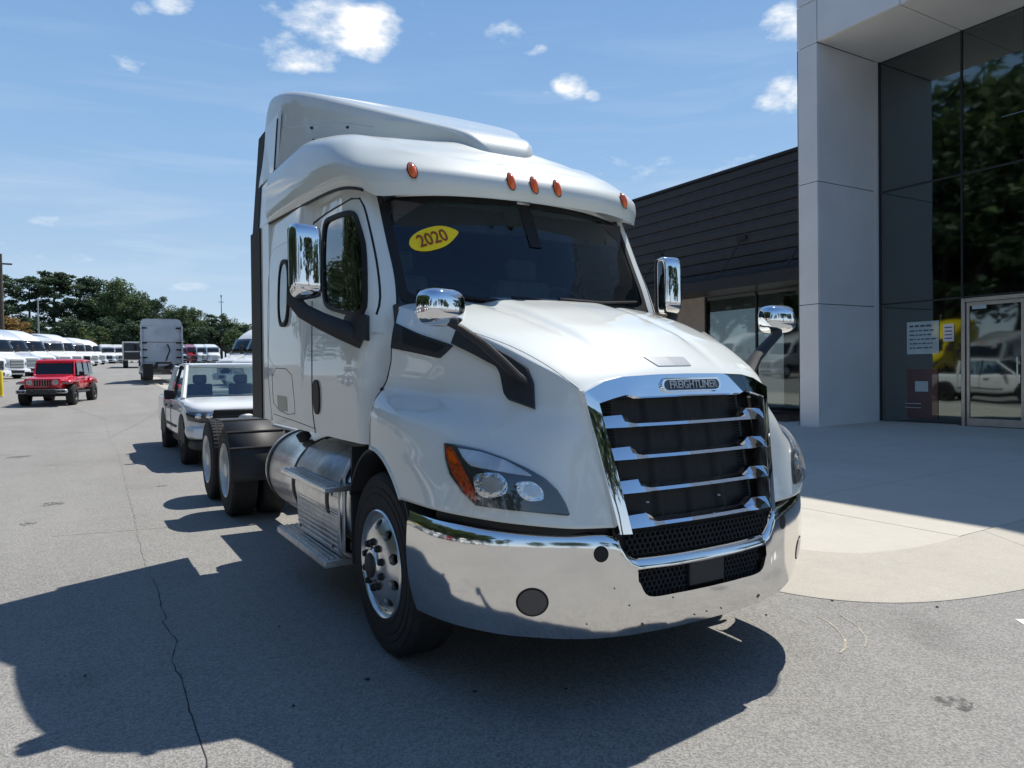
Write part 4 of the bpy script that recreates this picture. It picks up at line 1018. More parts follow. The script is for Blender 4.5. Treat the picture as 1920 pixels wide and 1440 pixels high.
def crack(pts, w, name='crack', m='crack_fill', z=.003, seed=1, jit=.02):
    r = random.Random(seed); P = []
    for a, b in zip(pts, pts[1:]):
        L = math.hypot(b[0]-a[0], b[1]-a[1]); k = max(1, int(L/.07))
        for i in range(k):
            t = i/k; P.append((a[0]+(b[0]-a[0])*t+r.uniform(-jit, jit), a[1]+(b[1]-a[1])*t+r.uniform(-jit, jit)))
    P.append(pts[-1]); V = []
    for i, p in enumerate(P):
        q = P[min(i+1, len(P)-1)]; o = P[max(i-1, 0)]; dx, dy = q[0]-o[0], q[1]-o[1]; L = math.hypot(dx, dy) or 1
        ww = w*(.35+r.random())*.5; V += [(p[0]-dy/L*ww, p[1]+dx/L*ww, gz(p[1])+z), (p[0]+dy/L*ww, p[1]-dx/L*ww, gz(p[1])+z)]
    return obj(name, V, [(2*i, 2*i+1, 2*i+3, 2*i+2) for i in range(len(P)-1)], m, LOT, smooth=0)
crack([(-2.19,.3),(-2.18,.8),(-2.18,1.25),(-2.166,1.57),(-2.19,1.86),(-2.125,2.19),(-2.146,2.33),(-2.17,2.63),(-2.138,2.67),(-2.141,3.06),(-2.12,3.5),(-2.136,3.77)], .006, seed=3, jit=.006)
crack([(-2.136,3.77),(-2.15,4.67),(-2.08,7.0),(-2.04,9.4),(-2.0,11.1),(-1.95,14),(-1.99,17.4),(-1.9,24)], .004, 'crack', 'dirt_grey', seed=4, jit=.012)
crack([(-1.99,17.4),(-1.3,20.5),(-.6,24),(.4,30)], .012, 'crack', 'dirt_grey', seed=5, jit=.03)
crack([(-1.9,24),(-2.6,28),(-3.4,33)], .014, 'crack', 'dirt_grey', seed=6, jit=.03)
crack([(-3.4,12.5),(-2.6,12.9),(-1.9,12.6),(-1.3,13.0)], .012, 'crack', 'dirt_grey', seed=8, jit=.04)
crack([(-6,19),(-4,19.6),(-2.2,19.1),(-.8,19.8),(1,19.5)], .02, 'crack', 'dirt_grey', seed=9, jit=.06)
crack([(-2.85,6.02),(-2.4,5.93),(-1.9,5.83),(-1.7,5.86)], .018, 'pale_scrape', 'scuff', seed=10, jit=.006)
for pts, sd_ in (([(1.40,.42),(1.36,.30),(1.303,.2),(1.188,.067),(1.08,-.01),(.986,-.04)], 11), ([(1.56,.38),(1.50,.27),(1.45,.158),(1.29,0),(1.18,-.06)], 12)):
    crack(pts, .012, 'pale_scrape', 'scuff', seed=sd_, jit=.004)
for x, y, r_ in ((.9,-.7,.09),(-2.9,8.2,.16),(-3.6,14.5,.25),(-1.6,9.0,.10),(-4.6,11.0,.2),(-3.1,6.9,.09)):
    q_ = random.Random(int(x*50+y*9)); n = 18
    MB().add([(x+r_*q_.uniform(.6,1.2)*math.cos(2*PI*k/n), y+r_*q_.uniform(.6,1.2)*math.sin(2*PI*k/n), gz(y)+.003) for k in range(n)], [tuple(range(n))]).build('oil_stain', 'oil_dark', LOT, smooth=0)
V = [(2.36,-.29,.004),(2.75,-.52,.004),(2.68,-.66,.004),(2.27,-.40,.004)]
obj('white_marking', V, [(0,1,2,3)], 'line_paint', LOT, smooth=0)
for x, y, r_ in ((-1.35,1.05,.02),(-.95,.62,.018),(-1.75,.95,.012),(1.75,.55,.012),(2.2,.1,.012),(1.15,.6,.01),(-2.6,1.9,.01),(-.55,.4,.012),(-1.55,2.1,.01)):
    q = random.Random(int(x*100)); n = 7
    MB().add([(x+r_*q.uniform(.5,1.2)*math.cos(2*PI*k/n), y+r_*q.uniform(.5,1.2)*math.sin(2*PI*k/n), .004+.0) for k in range(n)]+[(x, y, .012)], [(k, (k+1)%n, n) for k in range(n)]).build('pebble', 'dark_metal', LOT)

def zs_(x): return .02+.0125*max(0, x-2.6)
def build_apron():
    root = bpy.data.objects.new('concrete_apron', None); COL.objects.link(root); root['kind'] = 'structure'
    O = [(1.5,60),(1.5,30),(1.5,15),(1.5,8),(1.5,3.5),(1.52,1.7),(1.60,.95),(1.84,.48),(2.3,.17),(3.09,-.02),(4.0,-.10),(6.5,-.15),(10,-.2),(20,-.25),(40,-.3)]
    I = [(2.6,60),(2.6,30),(2.6,15),(2.6,8),(2.6,3.5),(2.61,2.0),(2.70,1.48),(2.93,1.17),(3.3,1.03),(3.7,.98),(4.55,.985),(6.9,.99),(10.2,1.0),(20,1.0),(40,1.0)]
    A = np.array([o+i for o, i in zip(O, I)]); S = [cr_axis(A, 8)]
    S = S[0]; prof = [(0,-.06),(0,.004),(.04,.010),(.35,.006),(.62,.016),(1,.030)]
    cuts = [0,8,16,24,32,40,80,88,96,104,112]
    for a, b in zip(cuts, cuts[1:]):
        V = []; m = 0
        for k in range(a, b+1):
            o = Vector((S[k][0], S[k][1], 0)); i = Vector((S[k][2], S[k][3], 0))
            if k == a: nx = S[k+1]; t = .006/max(.01, (Vector((nx[0],nx[1],0))-o).length); o = o.lerp(Vector((nx[0],nx[1],0)), t); i = i.lerp(Vector((nx[2],nx[3],0)), t)
            for (u, z) in prof: p = o.lerp(i, u*.993); V.append((p.x, p.y, z+gz(p.y)+(zs_(p.x)-.02)*u))
        n = len(prof); obj('apron_segment', V, [(r*n+c, r*n+c+1, (r+1)*n+c+1, (r+1)*n+c) for r in range(b-a) for c in range(n-1)], 'gutter_concrete', root, smooth=60)
    MB().add([(p[0], p[1], -.004+gz(p[1])+.006) for p in S]+[(p[2]+.05, p[3]+.05, .008+gz(p[3])) for p in S], [(k, k+1, len(S)+k+1, len(S)+k) for k in range(len(S)-1)]).build('apron_joint_bed', 'crack_fill', root)
    pv = bpy.data.objects.new('concrete_pavement', None); COL.objects.link(pv); pv['kind'] = 'structure'
    g = .006
    cur = [(2.6+g,3.05-g),(2.61+g,2.2),(2.62+g,2.0)]+[(p[2]+g, p[3]+g) for p in S[41:76]]
    cur = [c for c in cur if c[0] < 4.2-g and c[1] < 3.04]+[(4.2-g,.99),(4.2-g,3.05-g)]
    def slab(poly):
        th = .09
        return MB().prism(poly, lambda u, v: (u, v, zs_(u)+gz(v)), lambda u, v: (u, v, zs_(u)-th+gz(v))).fix().build('slab', 'concrete', pv, smooth=0)
    cur = [(2.6+g, 3.05-g)]+cur; n = len(cur)
    top = [(u, v, zs_(u)) for u, v in cur]; bot = [(u, v, zs_(u)-.09) for u, v in cur]
    MB().add(top+bot, [(n-1, k, k+1) for k in range(n-2)]+[(k, k+n, k+1+n, k+1) for k in range(n-1)]+[(n-1, 2*n-1, n, 0)]).fix().build('slab', 'concrete', pv, smooth=0)
    xs = [2.6,4.2,6.4,8.7,11.0,13.3,15.7]; ysj = [1.0,3.05,5.4,7.75,10.1,12.5,15,18,21,25,30,36]
    for i in range(len(xs)-1):
        for j in range(len(ysj)-1):
            if i == 0 and j == 0: continue
            if xs[i] >= 13 and ysj[j] > 9: continue
            slab([(xs[i]+g, ysj[j]+g), (xs[i+1]-g, ysj[j]+g), (xs[i+1]-g, ysj[j+1]-g), (xs[i]+g, ysj[j+1]-g)])
    MB().box(4.2,15.8,1.0,36,-.05,.005).box(2.62,4.2,2.5,36,-.05,.005).build('slab_bed', 'crack_fill', pv)
build_apron()

# ------------------------------------------------------------------ showroom with its portal
def build_showroom():
    B = thing('showroom_building', 'tall showroom with pale grey panel portal, dark glass wall and entrance door', 'building', (0,0,0))
    GX, JY, FX, TOP, SO = 15.02, 8.62, 12.62, 14.4, 9.3
    def P(x0, x1, y0, y1, z0, z1, name='facade_panel', m='aluminium_panel', bev=.006): return MB().box(x0, x1, y0, y1, z0, z1).build(name, m, B, bevel=bev)
    g = .008
    zc = [.13,3.1,6.02,SO,10.32,12.3,TOP]
    for a, b in zip(zc, zc[1:]):     # column: front and return
        P(FX, FX+.03, JY+g, 9.18, a+g, b-g)
    for a, b in zip(zc[:4], zc[1:4]):
        P(FX+.03+g, GX-.16, JY, JY+.03, a+g, b-g); P(FX+.0, GX+.6, 9.15, 9.18, a+g, b-g)
    P(GX-.15, GX+.02, JY-.0, JY+.05, .17, SO, 'return_strip')
    MB().box(FX+.04, GX+.5, JY+.04, 9.14, .12, TOP-.1).build('column_core', 'dark_metal', B)
    yj = [8.62-2.02*k for k in range(0, 9)]
    for a, b in zip(yj, yj[1:]):
        for z0, z1 in ((SO,10.32),(10.32,12.3),(12.3,TOP)): P(FX, FX+.03, b+g, a-g, z0+g, z1-g)
        P(FX+.03+g, GX+.05, b+g, a-g, SO, SO+.03, 'soffit_panel', 'white_soffit')
    MB().box(FX+.04, GX+6, yj[-1], 9.14, SO+.04, TOP-.05).build('header_core', 'dark_metal', B)
    P(FX, GX+6, yj[-1]-.03, yj[-1], SO, TOP, 'end_panel')
    # glass wall
    zt = [.20,3.154,6.0,SO-.01]; ym = [JY-.03, 6.59, 5.28, 4.56-.6, 2.5, .45, -1.6, -3.65, -5.7, -7.4]
    for i in range(len(ym)-1):
        for k in range(3):
            if k == 0 and i in (1, 2): continue
            y0, y1 = ym[i+1]+.015, ym[i]-.015
            MB().add([(GX+.03,y0,zt[k]+.012),(GX+.03,y1,zt[k]+.012),(GX+.03,y1,zt[k+1]-.012),(GX+.03,y0,zt[k+1]-.012)], [(0,1,2,3)]).build('glass_pane', 'showroom_glass', B)
    for i, y in enumerate(ym):
        if i == 2:
            for z0, z1 in ((3.17, 9.29),):
                continue
        MB().box(GX, GX+.07, y-.018, y+.018, .20 if i not in (2,) else 3.17, SO-.005).build('mullion', 'dark_trim', B)
    for z in zt[1:3]: MB().box(GX+.002, GX+.068, ym[-1], JY-.05, z-.018, z+.018).build('transom', 'dark_trim', B)
    MB().box(GX-.02, GX+.08, 6.65, JY-.04, .165, .20).build('sill', 'alu_frame', B); MB().box(GX-.02, GX+.08, ym[-1], 3.95, .165, .20).build('sill', 'alu_frame', B)
    # entrance: two leaves in an aluminium frame
    MB().box(GX-.05, GX+.07, 6.50, 6.58, .17, 3.12).build('door_post', 'alu_frame', B, bevel=.004)
    MB().box(GX-.05, GX+.07, 3.98, 4.06, .17, 3.12).build('door_post', 'alu_frame', B, bevel=.004)
    MB().box(GX-.05, GX+.07, 4.07, 6.49, 3.03, 3.12).build('door_head', 'alu_frame', B, bevel=.004)
    for y0, y1, hy in ((5.29,6.48,5.40),(4.08,5.27,5.16)):
        D = MB().box(GX-.01,GX+.03,y0,y0+.06,.19,3.02).box(GX-.01,GX+.03,y1-.06,y1,.19,3.02).box(GX-.01,GX+.03,y0+.061,y1-.061,2.94,3.02).box(GX-.01,GX+.03,y0+.061,y1-.061,.19,.36).build('door', 'alu_frame', B)
        MB().add([(GX+.012,y0+.06,.36),(GX+.012,y1-.06,.36),(GX+.012,y1-.06,2.94),(GX+.012,y0+.06,2.94)], [(0,1,2,3)]).build('door_glass', 'showroom_glass', D)
        MB().tube([(GX-.01,hy,1.15),(GX-.07,hy,1.15),(GX-.07,hy,1.75),(GX-.01,hy,1.75)], .016, 8).build('handle', 'polished', D)
    MB().box(GX-.03,GX-.01,6.05,6.35,2.86,2.94).build('door_closer', 'poster_pale', B)
    # dim interior
    MB().box(GX+.2,26,yj[-1],9.1,.16,.18).build('floor', 'interior_grey', B)
    MB().box(22,22.2,yj[-1],9.1,.2,9.2).box(GX+.3,22,9.0,9.1,.2,9.2).box(GX+.3,22,yj[-1],yj[-1]+.1,.2,9.2).box(GX+.1,22,yj[-1],9.1,9.22,9.28).build('interior_walls', 'interior', B)
    MB().box(18,19.4,3.2,7.4,.18,1.15).build('reception_desk', 'interior_grey', B, bevel=.03)
    MB().box(17.5,17.52,6.9,8.3,.9,2.6).build('inner_screen', 'interior', B)
    for x in (17, 19.5):
        for y in (1.5, 4.5, 7.3): MB().lathe_z([(.0,.0),(.12,.0),(.12,.06),(.0,.06)], (x, y, 9.1), 14).build('ceiling_light', 'steel_rim', B)
    # notices on the glass
    def pane(name, m, y0, y1, z0, z1, d=.012, parent=B): return MB().box(GX+.03-d-.004, GX+.03-d, y0, y1, z0, z1).build(name, m, parent)
    def sc(y, z): return ((y+2.5494)*.9622-2.5494, 1.584+(z-1.584)*.9622)
    a = sc(7.50,1.88); b = sc(8.31,2.70); n1 = pane('hours_notice', 'poster_pale', a[0], b[0], a[1], b[1])
    cy = (a[0]+b[0])/2; r = random.Random(5)
    for k in range(6):
        z = b[1]-.13-k*.105; y1 = b[0]-.07
        while y1 > a[0]+.1+(.1 if k in (2, 5) else 0):
            L = r.uniform(.04, .13)
            if y1-L < a[0]+.05: break
            pane('print_line', 'print_dark', y1-L, y1, z, z+(.045 if k == 0 else .030), .018, n1); y1 -= L+.03
    a = sc(7.14,2.17); b = sc(7.40,2.60); n2 = pane('small_notice', 'poster_white', a[0], b[0], a[1], b[1])
    for k in range(4): pane('print_line', 'print_blue', a[0]+.04, b[0]-.04, b[1]-.10-k*.085, b[1]-.07-k*.085, .018, n2)
    a = sc(7.53,.20); b = sc(8.31,1.50); n3 = pane('lower_notice', 'poster_red', a[0], b[0], a[1]+.04, b[1])
    a = sc(7.77,.93); b = sc(8.10,1.17); pane('blank_square', 'poster_pale', a[0], b[0], a[1], b[1]+.02, .018, n3)
    for k in range(2): pane('print_line', 'poster_pale', 7.55, 7.95, .55+k*.10, .565+k*.10, .018, n3)
build_showroom()
def build_wing():
    Wg = thing('service_wing', 'low black ribbed metal clad wing with canopy beside the showroom', 'building')
    X = 15.71; y0, y1 = 9.2, 40.; zz = 4.42; pitch = .36
    def P(*a, name='x', m='cladding', bev=0, parent=Wg): return MB().box(*a).build(name, m, parent, bevel=bev or None)
    k = 0; z = zz
    while z < 7.9:
        zt = min(z+pitch, 7.97)
        V = []
        for y in (y0, y1): V += [(X+.0,y,z+.012),(X-.045,y,z+.03),(X-.045,y,z+.25),(X-.012,y,z+.30),(X-.012,y,zt),(X+.05,y,zt),(X+.05,y,z+.012)]
        MB().add(V, [(i, (i+1)%7, 7+(i+1)%7, 7+i) for i in range(7)]+[tuple(range(7))[::-1], tuple(range(7,14))]).fix().build('cladding_plank', 'cladding', Wg, smooth=20)
        z += pitch; k += 1
    P(X-.09, X+.3, y0, y1, 7.97, 8.05, name='roof_edge', m='dark_trim')
    P(X+.06, X+8, y0, y1, 4.3, 7.96, name='wing_core', m='dark_metal')
    # canopy on tie rods
    P(14.5, X-.02, 9.25, 40, 4.02, 4.36, name='canopy', m='dark_trim', bev=.01)
    for y in (11.2, 13.75, 17.6, 21.5, 25.4): 
        r = MB().tube([(X-.04,y-.15,5.72),(14.62,y+.0,4.36)], .022, 8).build('tie_rod', 'dark_trim', Wg)
        MB().box(X-.10, X-.03, y-.32, y+.05, 5.66, 5.78).build('rod_plate', 'dark_trim', r)
    # beige wall and shop windows below
    P(X-.02, X+.25, 15.3, 40, .2, 4.01, name='beige_wall', m='beige_wall')
    P(X-.03, X+.2, 9.2, 15.3, .14, .26, name='window_sill', m='dark_trim')
    ym = [9.22, 11.25, 13.14, 15.28]
    for a, b in zip(ym, ym[1:]):
        MB().add([(X+.03,a+.03,.26),(X+.03,b-.03,.26),(X+.03,b-.03,3.96),(X+.03,a+.03,3.96)], [(0,1,2,3)]).build('window_pane', 'showroom_glass', Wg)
    for y in ym[1:]: P(X, X+.08, y-.03, y+.03, .26, 4.0, name='mullion', m='dark_trim')
    P(X, X+.08, 9.22, 15.3, 3.96, 4.01, name='window_head', m='dark_trim')
    P(X+4, X+4.2, 9.2, 15.3, .2, 4.2, name='interior_wall', m='interior'); P(X+.1, X+4, 9.2, 15.3, .14, .16, name='floor', m='interior_grey')
    # mulch bed under the windows
    r = random.Random(9); m = MB()
    for k in range(1500):
        x, y = r.uniform(13.35, 15.65), r.uniform(9.25, 15.5); s = r.uniform(.02, .07); a = r.uniform(0, PI); z = .16+r.uniform(0, .05); t = r.uniform(-.02,.03)
        m.add([(x-s*math.cos(a),y-s*math.sin(a),z),(x+s*.4*math.sin(a),y-s*.4*math.cos(a),z+t),(x+s*math.cos(a),y+s*math.sin(a),z+.01),(x-s*.4*math.sin(a),y+s*.4*math.cos(a),z-.01)], [(0,1,2,3)])
    m.box(13.32,15.68,9.22,30,.0,.155)
    kind(m.build('mulch_bed', 'mulch', None, smooth=0), 'stuff')
build_wing()

# ------------------------------------------------------------------ far vehicles
def rrect(y, w, z0, z1, n=6, k=4.):
    pts = []
    N_ = n*4; zc, zh = (z0+z1)/2, (z1-z0)/2
    for i in range(N_):
        a = 2*PI*i/N_; e = 2/k
        pts.append((w*abs(math.cos(a))**e*(1 if math.cos(a) >= 0 else -1), y, zc+zh*abs(math.sin(a))**e*(1 if math.sin(a) >= 0 else -1)))
    return pts
def loft(secs, k=4., n=6):
    V = []; 
    for s in secs: V += rrect(*s[:4], n=n, k=s[4] if len(s) > 4 else k)
    N_ = n*4; F = [(i*N_+j, i*N_+(j+1)%N_, (i+1)*N_+(j+1)%N_, (i+1)*N_+j) for i in range(len(secs)-1) for j in range(N_)]
    F += [tuple(range(N_)), tuple((len(secs)-1)*N_+j for j in range(N_))[::-1]]
    return MB().add(V, F).fix()
def wheel(parent, x, y, r, wd, s, rimr, name='wheel', rimm='steel_rim', z=None):
    z = r if z is None else z
    W = MB().lathe_x([(.0,rimr),(.0,r*.9),(.025,r*.985),(.06,r),(wd-.06,r),(wd-.02,r*.97),(wd,r*.88),(wd,rimr)], (x, y, z), 24, -s).fix().build(name, 'rubber', parent, smooth=40)
    MB().lathe_x([(.01,rimr+.01),(-.004,rimr),(.05,rimr*.88),(.05,rimr*.5),(.0,rimr*.4),(-.01,.001)], (x, y, z), 20, -s).fix().build('rim', rimm, W, smooth=40)
    for k in range(5):
        a = 2*PI*k/5; MB().lathe_x([(.052,rimr*.13),(.046,.001)], (x, y+rimr*.68*math.cos(a), z+rimr*.68*math.sin(a)), 8, -s).build('rim_hole', 'gasket', W)
    return W
def quad(name, m, P, parent, d=.0): return MB().add(P, [(0,1,2,3)]).build(name, m, parent, smooth=0, solid=.01)
def make_semi(high=True, body='far_white'):
    T = thing('parked_semi', 'x', 'semi truck')
    if high: top = [(1.55,1.10,.95,2.15,5),(1.75,1.13,.9,2.55,5),(2.0,1.15,.9,2.93,4.5),(2.5,1.17,.9,3.30,4.5),(3.1,1.2,.9,3.58,4.5),(3.9,1.22,.9,3.80,6),(4.8,1.23,.9,3.93,9),(5.5,1.22,.9,3.95,10)]
    else: top = [(1.5,1.10,.95,2.15,5),(1.62,1.12,.9,2.6,5),(1.66,1.14,.9,2.98,5),(1.9,1.15,.9,3.05,5),(2.6,1.17,.9,3.12,6),(3.3,1.2,.9,3.3,6),(4.2,1.22,.9,3.5,6),(5.0,1.22,.9,3.6,6)]
    m = loft([(.0,.58,.62,1.42,5),(.06,.72,.55,1.50,4.5),(.25,.95,.5,1.58,4.5),(.6,1.08,.5,1.68,4.5),(1.1,1.12,.6,1.83,5),(1.48,1.10,.8,2.0,5)]+top)
    B = m.build('body', body, T, smooth=50)
    yb = top[-1][0]
    if high: wsq = [(-.98,1.50,2.03),(.98,1.50,2.03),(.90,1.93,2.86),(-.90,1.93,2.86)]
    else: wsq = [(-1.0,1.44,2.02),(1.0,1.44,2.02),(.95,1.58,2.72),(-.95,1.58,2.72)]
    V = []; Fc = []
    for j in range(5):
        for i in range(9):
            u, v = i/8, j/4; a = Vector(wsq[0]).lerp(Vector(wsq[1]), u); b = Vector(wsq[3]).lerp(Vector(wsq[2]), u); p = a.lerp(b, v); p.y -= .10*(1-(2*u-1)**2)-.03; V.append(tuple(p+Vector((0,-.05 if high else -.02,.02))))
    MB().add(V, [(j*9+i, j*9+i+1, (j+1)*9+i+1, (j+1)*9+i) for j in range(4) for i in range(8)]).build('windshield', 'black_gloss', T, solid=.03)
    for s in (-1, 1):
        V = [(s*1.155,1.80,2.05),(s*1.165,2.55,2.05),(s*1.17,2.55,2.65),(s*1.15,2.05,2.62)]; quad('side_window', 'black_gloss', V, T)
        if high: quad('sleeper_window', 'black_gloss', [(s*1.215,3.3,2.0),(s*1.22,3.7,2.0),(s*1.22,3.7,2.5),(s*1.215,3.3,2.5)], T)
        MB().box(s*1.16,s*1.19,2.65,2.68,1.0,2.7).build('door_gap', 'gasket', T)
        mr = MB().box(s*1.32,s*1.52,1.62,1.72,2.0,2.5).build('mirror', 'dark_metal', T, bevel=.03); MB().tube([(s*1.1,1.7,1.95),(s*1.4,1.67,2.05)], .03, 6).build('mirror_arm', 'dark_metal', mr)
        h = MB().add([(s*.62,-.012,1.02),(s*.98,.16,1.06),(s*1.09,.55,1.16),(s*1.05,.56,1.36),(s*.90,.10,1.30),(s*.66,-.01,1.18)], [(0,1,2,3,4,5)]).build('headlight', 'lamp_clear', T, solid=.03)
        wheel(T, s*1.12, 1.25, .51, .28, s, .29, 'front_wheel')
        for y in (yb+.9, yb+2.2): wheel(T, s*1.2, y, .51, .56, s, .29, 'drive_wheel')
        MB().tube([(s*.95,2.5,.75),(s*.95,4.3,.75)], .32, 20).build('fuel_tank', 'polished', T)
        MB().box(s*.38,s*.46,.6,yb+2.9,.72,1.0).build('frame_rail', 'dark_metal', T)
        MB().box(s*.66,s*1.18,yb+2.86,yb+2.88,.25,1.0).build('mud_flap', 'gasket', T)
        MB().box(s*1.15,s*1.24,yb,yb+.4,1.0,3.5 if high else 3.1).build('side_extender', body, T)
    # front: grille, bumper
    g = MB().box(-.50,.50,-.035,.03,.80,1.38).build('grille', 'dark_metal', T, bevel=.02)
    for k in range(5): MB().box(-.50,.50,-.055,-.03,.86+k*.11,.89+k*.11).build('grille_bar', 'clean_chrome', g)
    b = loft([(-.06,.85,.32,.72,6),(.05,1.10,.32,.76,6),(.3,1.2,.32,.78,6),(.75,1.22,.34,.78,6)]).build('bumper', body, T, smooth=50)
    MB().box(-.5,.5,-.09,-.04,.42,.62).build('bumper_grille', 'gasket', b)
    for s in (-1, 1): MB().lathe_z([(.0,.0),(.06,.0),(.06,.03),(0,.03)], (s*.75,-.07,.48), 12).build('fog_lamp', 'lamp_clear', b)
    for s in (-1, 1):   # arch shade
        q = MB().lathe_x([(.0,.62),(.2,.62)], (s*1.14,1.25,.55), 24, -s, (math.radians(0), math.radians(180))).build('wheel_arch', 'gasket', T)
    # rear wall details
    bk = MB().box(-1.05,1.05,yb-.01,yb+.03,1.15,(3.5 if high else 3.1)).build('back_wall', body, T, bevel=.02)
    MB().box(-1.05,1.05,yb+.03,yb+.04,2.42,2.45).build('wall_seam', 'dark_metal', bk)
    for s in (-1, 1):
        MB().lathe_x([(0,.05),(.03,.001)], (s*.25,yb+.04,2.2), 8, 1).build('vent_cap', 'gasket', bk)
        for z in (1.4,1.9,2.35,3.3): MB().box(s*.85,s*1.25,yb+.03,yb+.10,z,z+.09).build('bracket', 'gasket', bk)
    MB().tube([(-.35,yb+.05,2.3),(-.45,yb+.4,1.9),(-.3,yb+.5,1.5),(-.2,yb+.9,1.2)], .04, 6).build('air_line', 'gasket', T)
    MB().box(-.45,.45,yb+1.2,yb+2.0,1.02,1.14).build('fifth_wheel', 'dark_metal', T, bevel=.03)
    if not high:
        for x in (-.8,-.2,0,.2,.8): MB().box(x-.02,x+.02,1.60,1.64,2.86,2.95).build('marker_lamp', 'amber', T)
    return T, yb
semiH, YBH = make_semi(True); semiL, YBL = make_semi(False)
used = {'H': False, 'L': False}
def put_semi(kind_, loc, rz, label, cm=None, group=None, sc=None):
    src = semiH if kind_ == 'H' else semiL
    if not used[kind_] and cm is None: o = src; used[kind_] = True
    else: o = copy_tree(src, cm)
    place(o, loc, rz, label, group, sc); return o
R_ = math.radians
GL = 'tractors parked in a row along the left of the lot'
row = [(-6,47,44,'H',None,'nearest white swept roof tractor of the left row, cut by the photo edge'),
       (33,52,42,'H',None,'white high roof tractor second from the near end of the left row'),
       (62,57,42,'H',{'far_white':'blue_grey_paint'},'pale grey tractor behind the red off-roader, third in the left row'),
       (92,63,40,'H',None,'white swept tractor behind the right side of the red off-roader roof'),
       (124,70,38,'L',None,'flat roofed white tractor in the middle of the left row'),
       (146,78,38,'H',None,'white tractor just past the flat roofed one in the left row'),
       (163,87,36,'L',None,'lower white tractor third from the far end of the left row'),
       (178,97,36,'H',None,'white tractor second from the far end of the left row'),
       (192,109,34,'H',None,'farthest white tractor of the left row')]
for px, d, rz, k, cm, lab in row: put_semi(k, at(px, d), R_(rz), lab, cm, GL)
GF = 'tractors parked facing us at the far end of the lot'
put_semi('L', at(206,128), R_(4), 'white tractor facing us at the far end, left of the lane', None, GF)
put_semi('L', at(229,131), R_(4), 'white tractor facing us beside the dark box trailer', None, GF)
for px, k, cm, lab in ((345,'L',None,'small white tractor facing us left of the maroon one'), (366,'L',{'far_white':'maroon_paint'},'maroon tractor facing us between far white tractors'),
                       (385,'L',None,'white tractor facing us right of the maroon one'), (404,'L',None,'rightmost white tractor facing us at the far end')):
    put_semi(k, at(px,130), R_(2), lab, cm, GF)
o = put_semi('H', at(296,52,0), R_(180-2), 'pale grey sleeper tractor driving away, seen from behind', {'far_white':'blue_grey_paint'})
put_semi('H', at(424,44), R_(-52), 'white swept roof tractor above the white pickup, left of two', None, 'pair of swept tractors behind the pickup')
put_semi('H', at(452,42), R_(-52), 'white swept roof tractor behind the pickup cab, half hidden by the big tractor', None, 'pair of swept tractors behind the pickup')
# tractors across the lot to the left: outside the frame, seen in the showroom glass and paint
put_semi('L', (-12.5,20.5,0.05), R_(90), 'grey tractor facing the showroom, seen mirrored in its door', {'far_white':'grey_paint'})
put_semi('H', (-14.5,25.0,.2), R_(84), 'yellow tractor facing the showroom, seen mirrored in its glass', {'far_white':'yellow_paint'}, None, 1.15)
SIDE = [(-15,14.5,'L',None,'white tractor mirrored beside the grey one'),(-15.5,9.5,'H',None,'white tractor mirrored in the cab door'),(-16,4.5,'L',{'far_white':'maroon_paint'},'maroon tractor mirrored in the fender'),
        (-16.5,-.5,'H',None,'white tractor mirrored near the mirror arm'),(-17,-5.5,'L',None,'white tractor mirrored at the near end of the mirrored row'),
        (-15.2,33,'L',None,'white tractor mirrored in the wing windows, nearest of four'),(-15.6,39,'H',{'far_white':'grey_paint'},'grey tractor mirrored in the wing windows'),
        (-16,45.5,'H',None,'white tractor mirrored in the wing windows, third of four'),(-16.5,52,'L',None,'white tractor mirrored in the wing windows, last of four')]
for k, (x, y, t, cm, lab) in enumerate(SIDE):
    put_semi(t, (x, y, gz(y)), R_(86+k), lab, cm, 'row facing the showroom, seen in reflections')


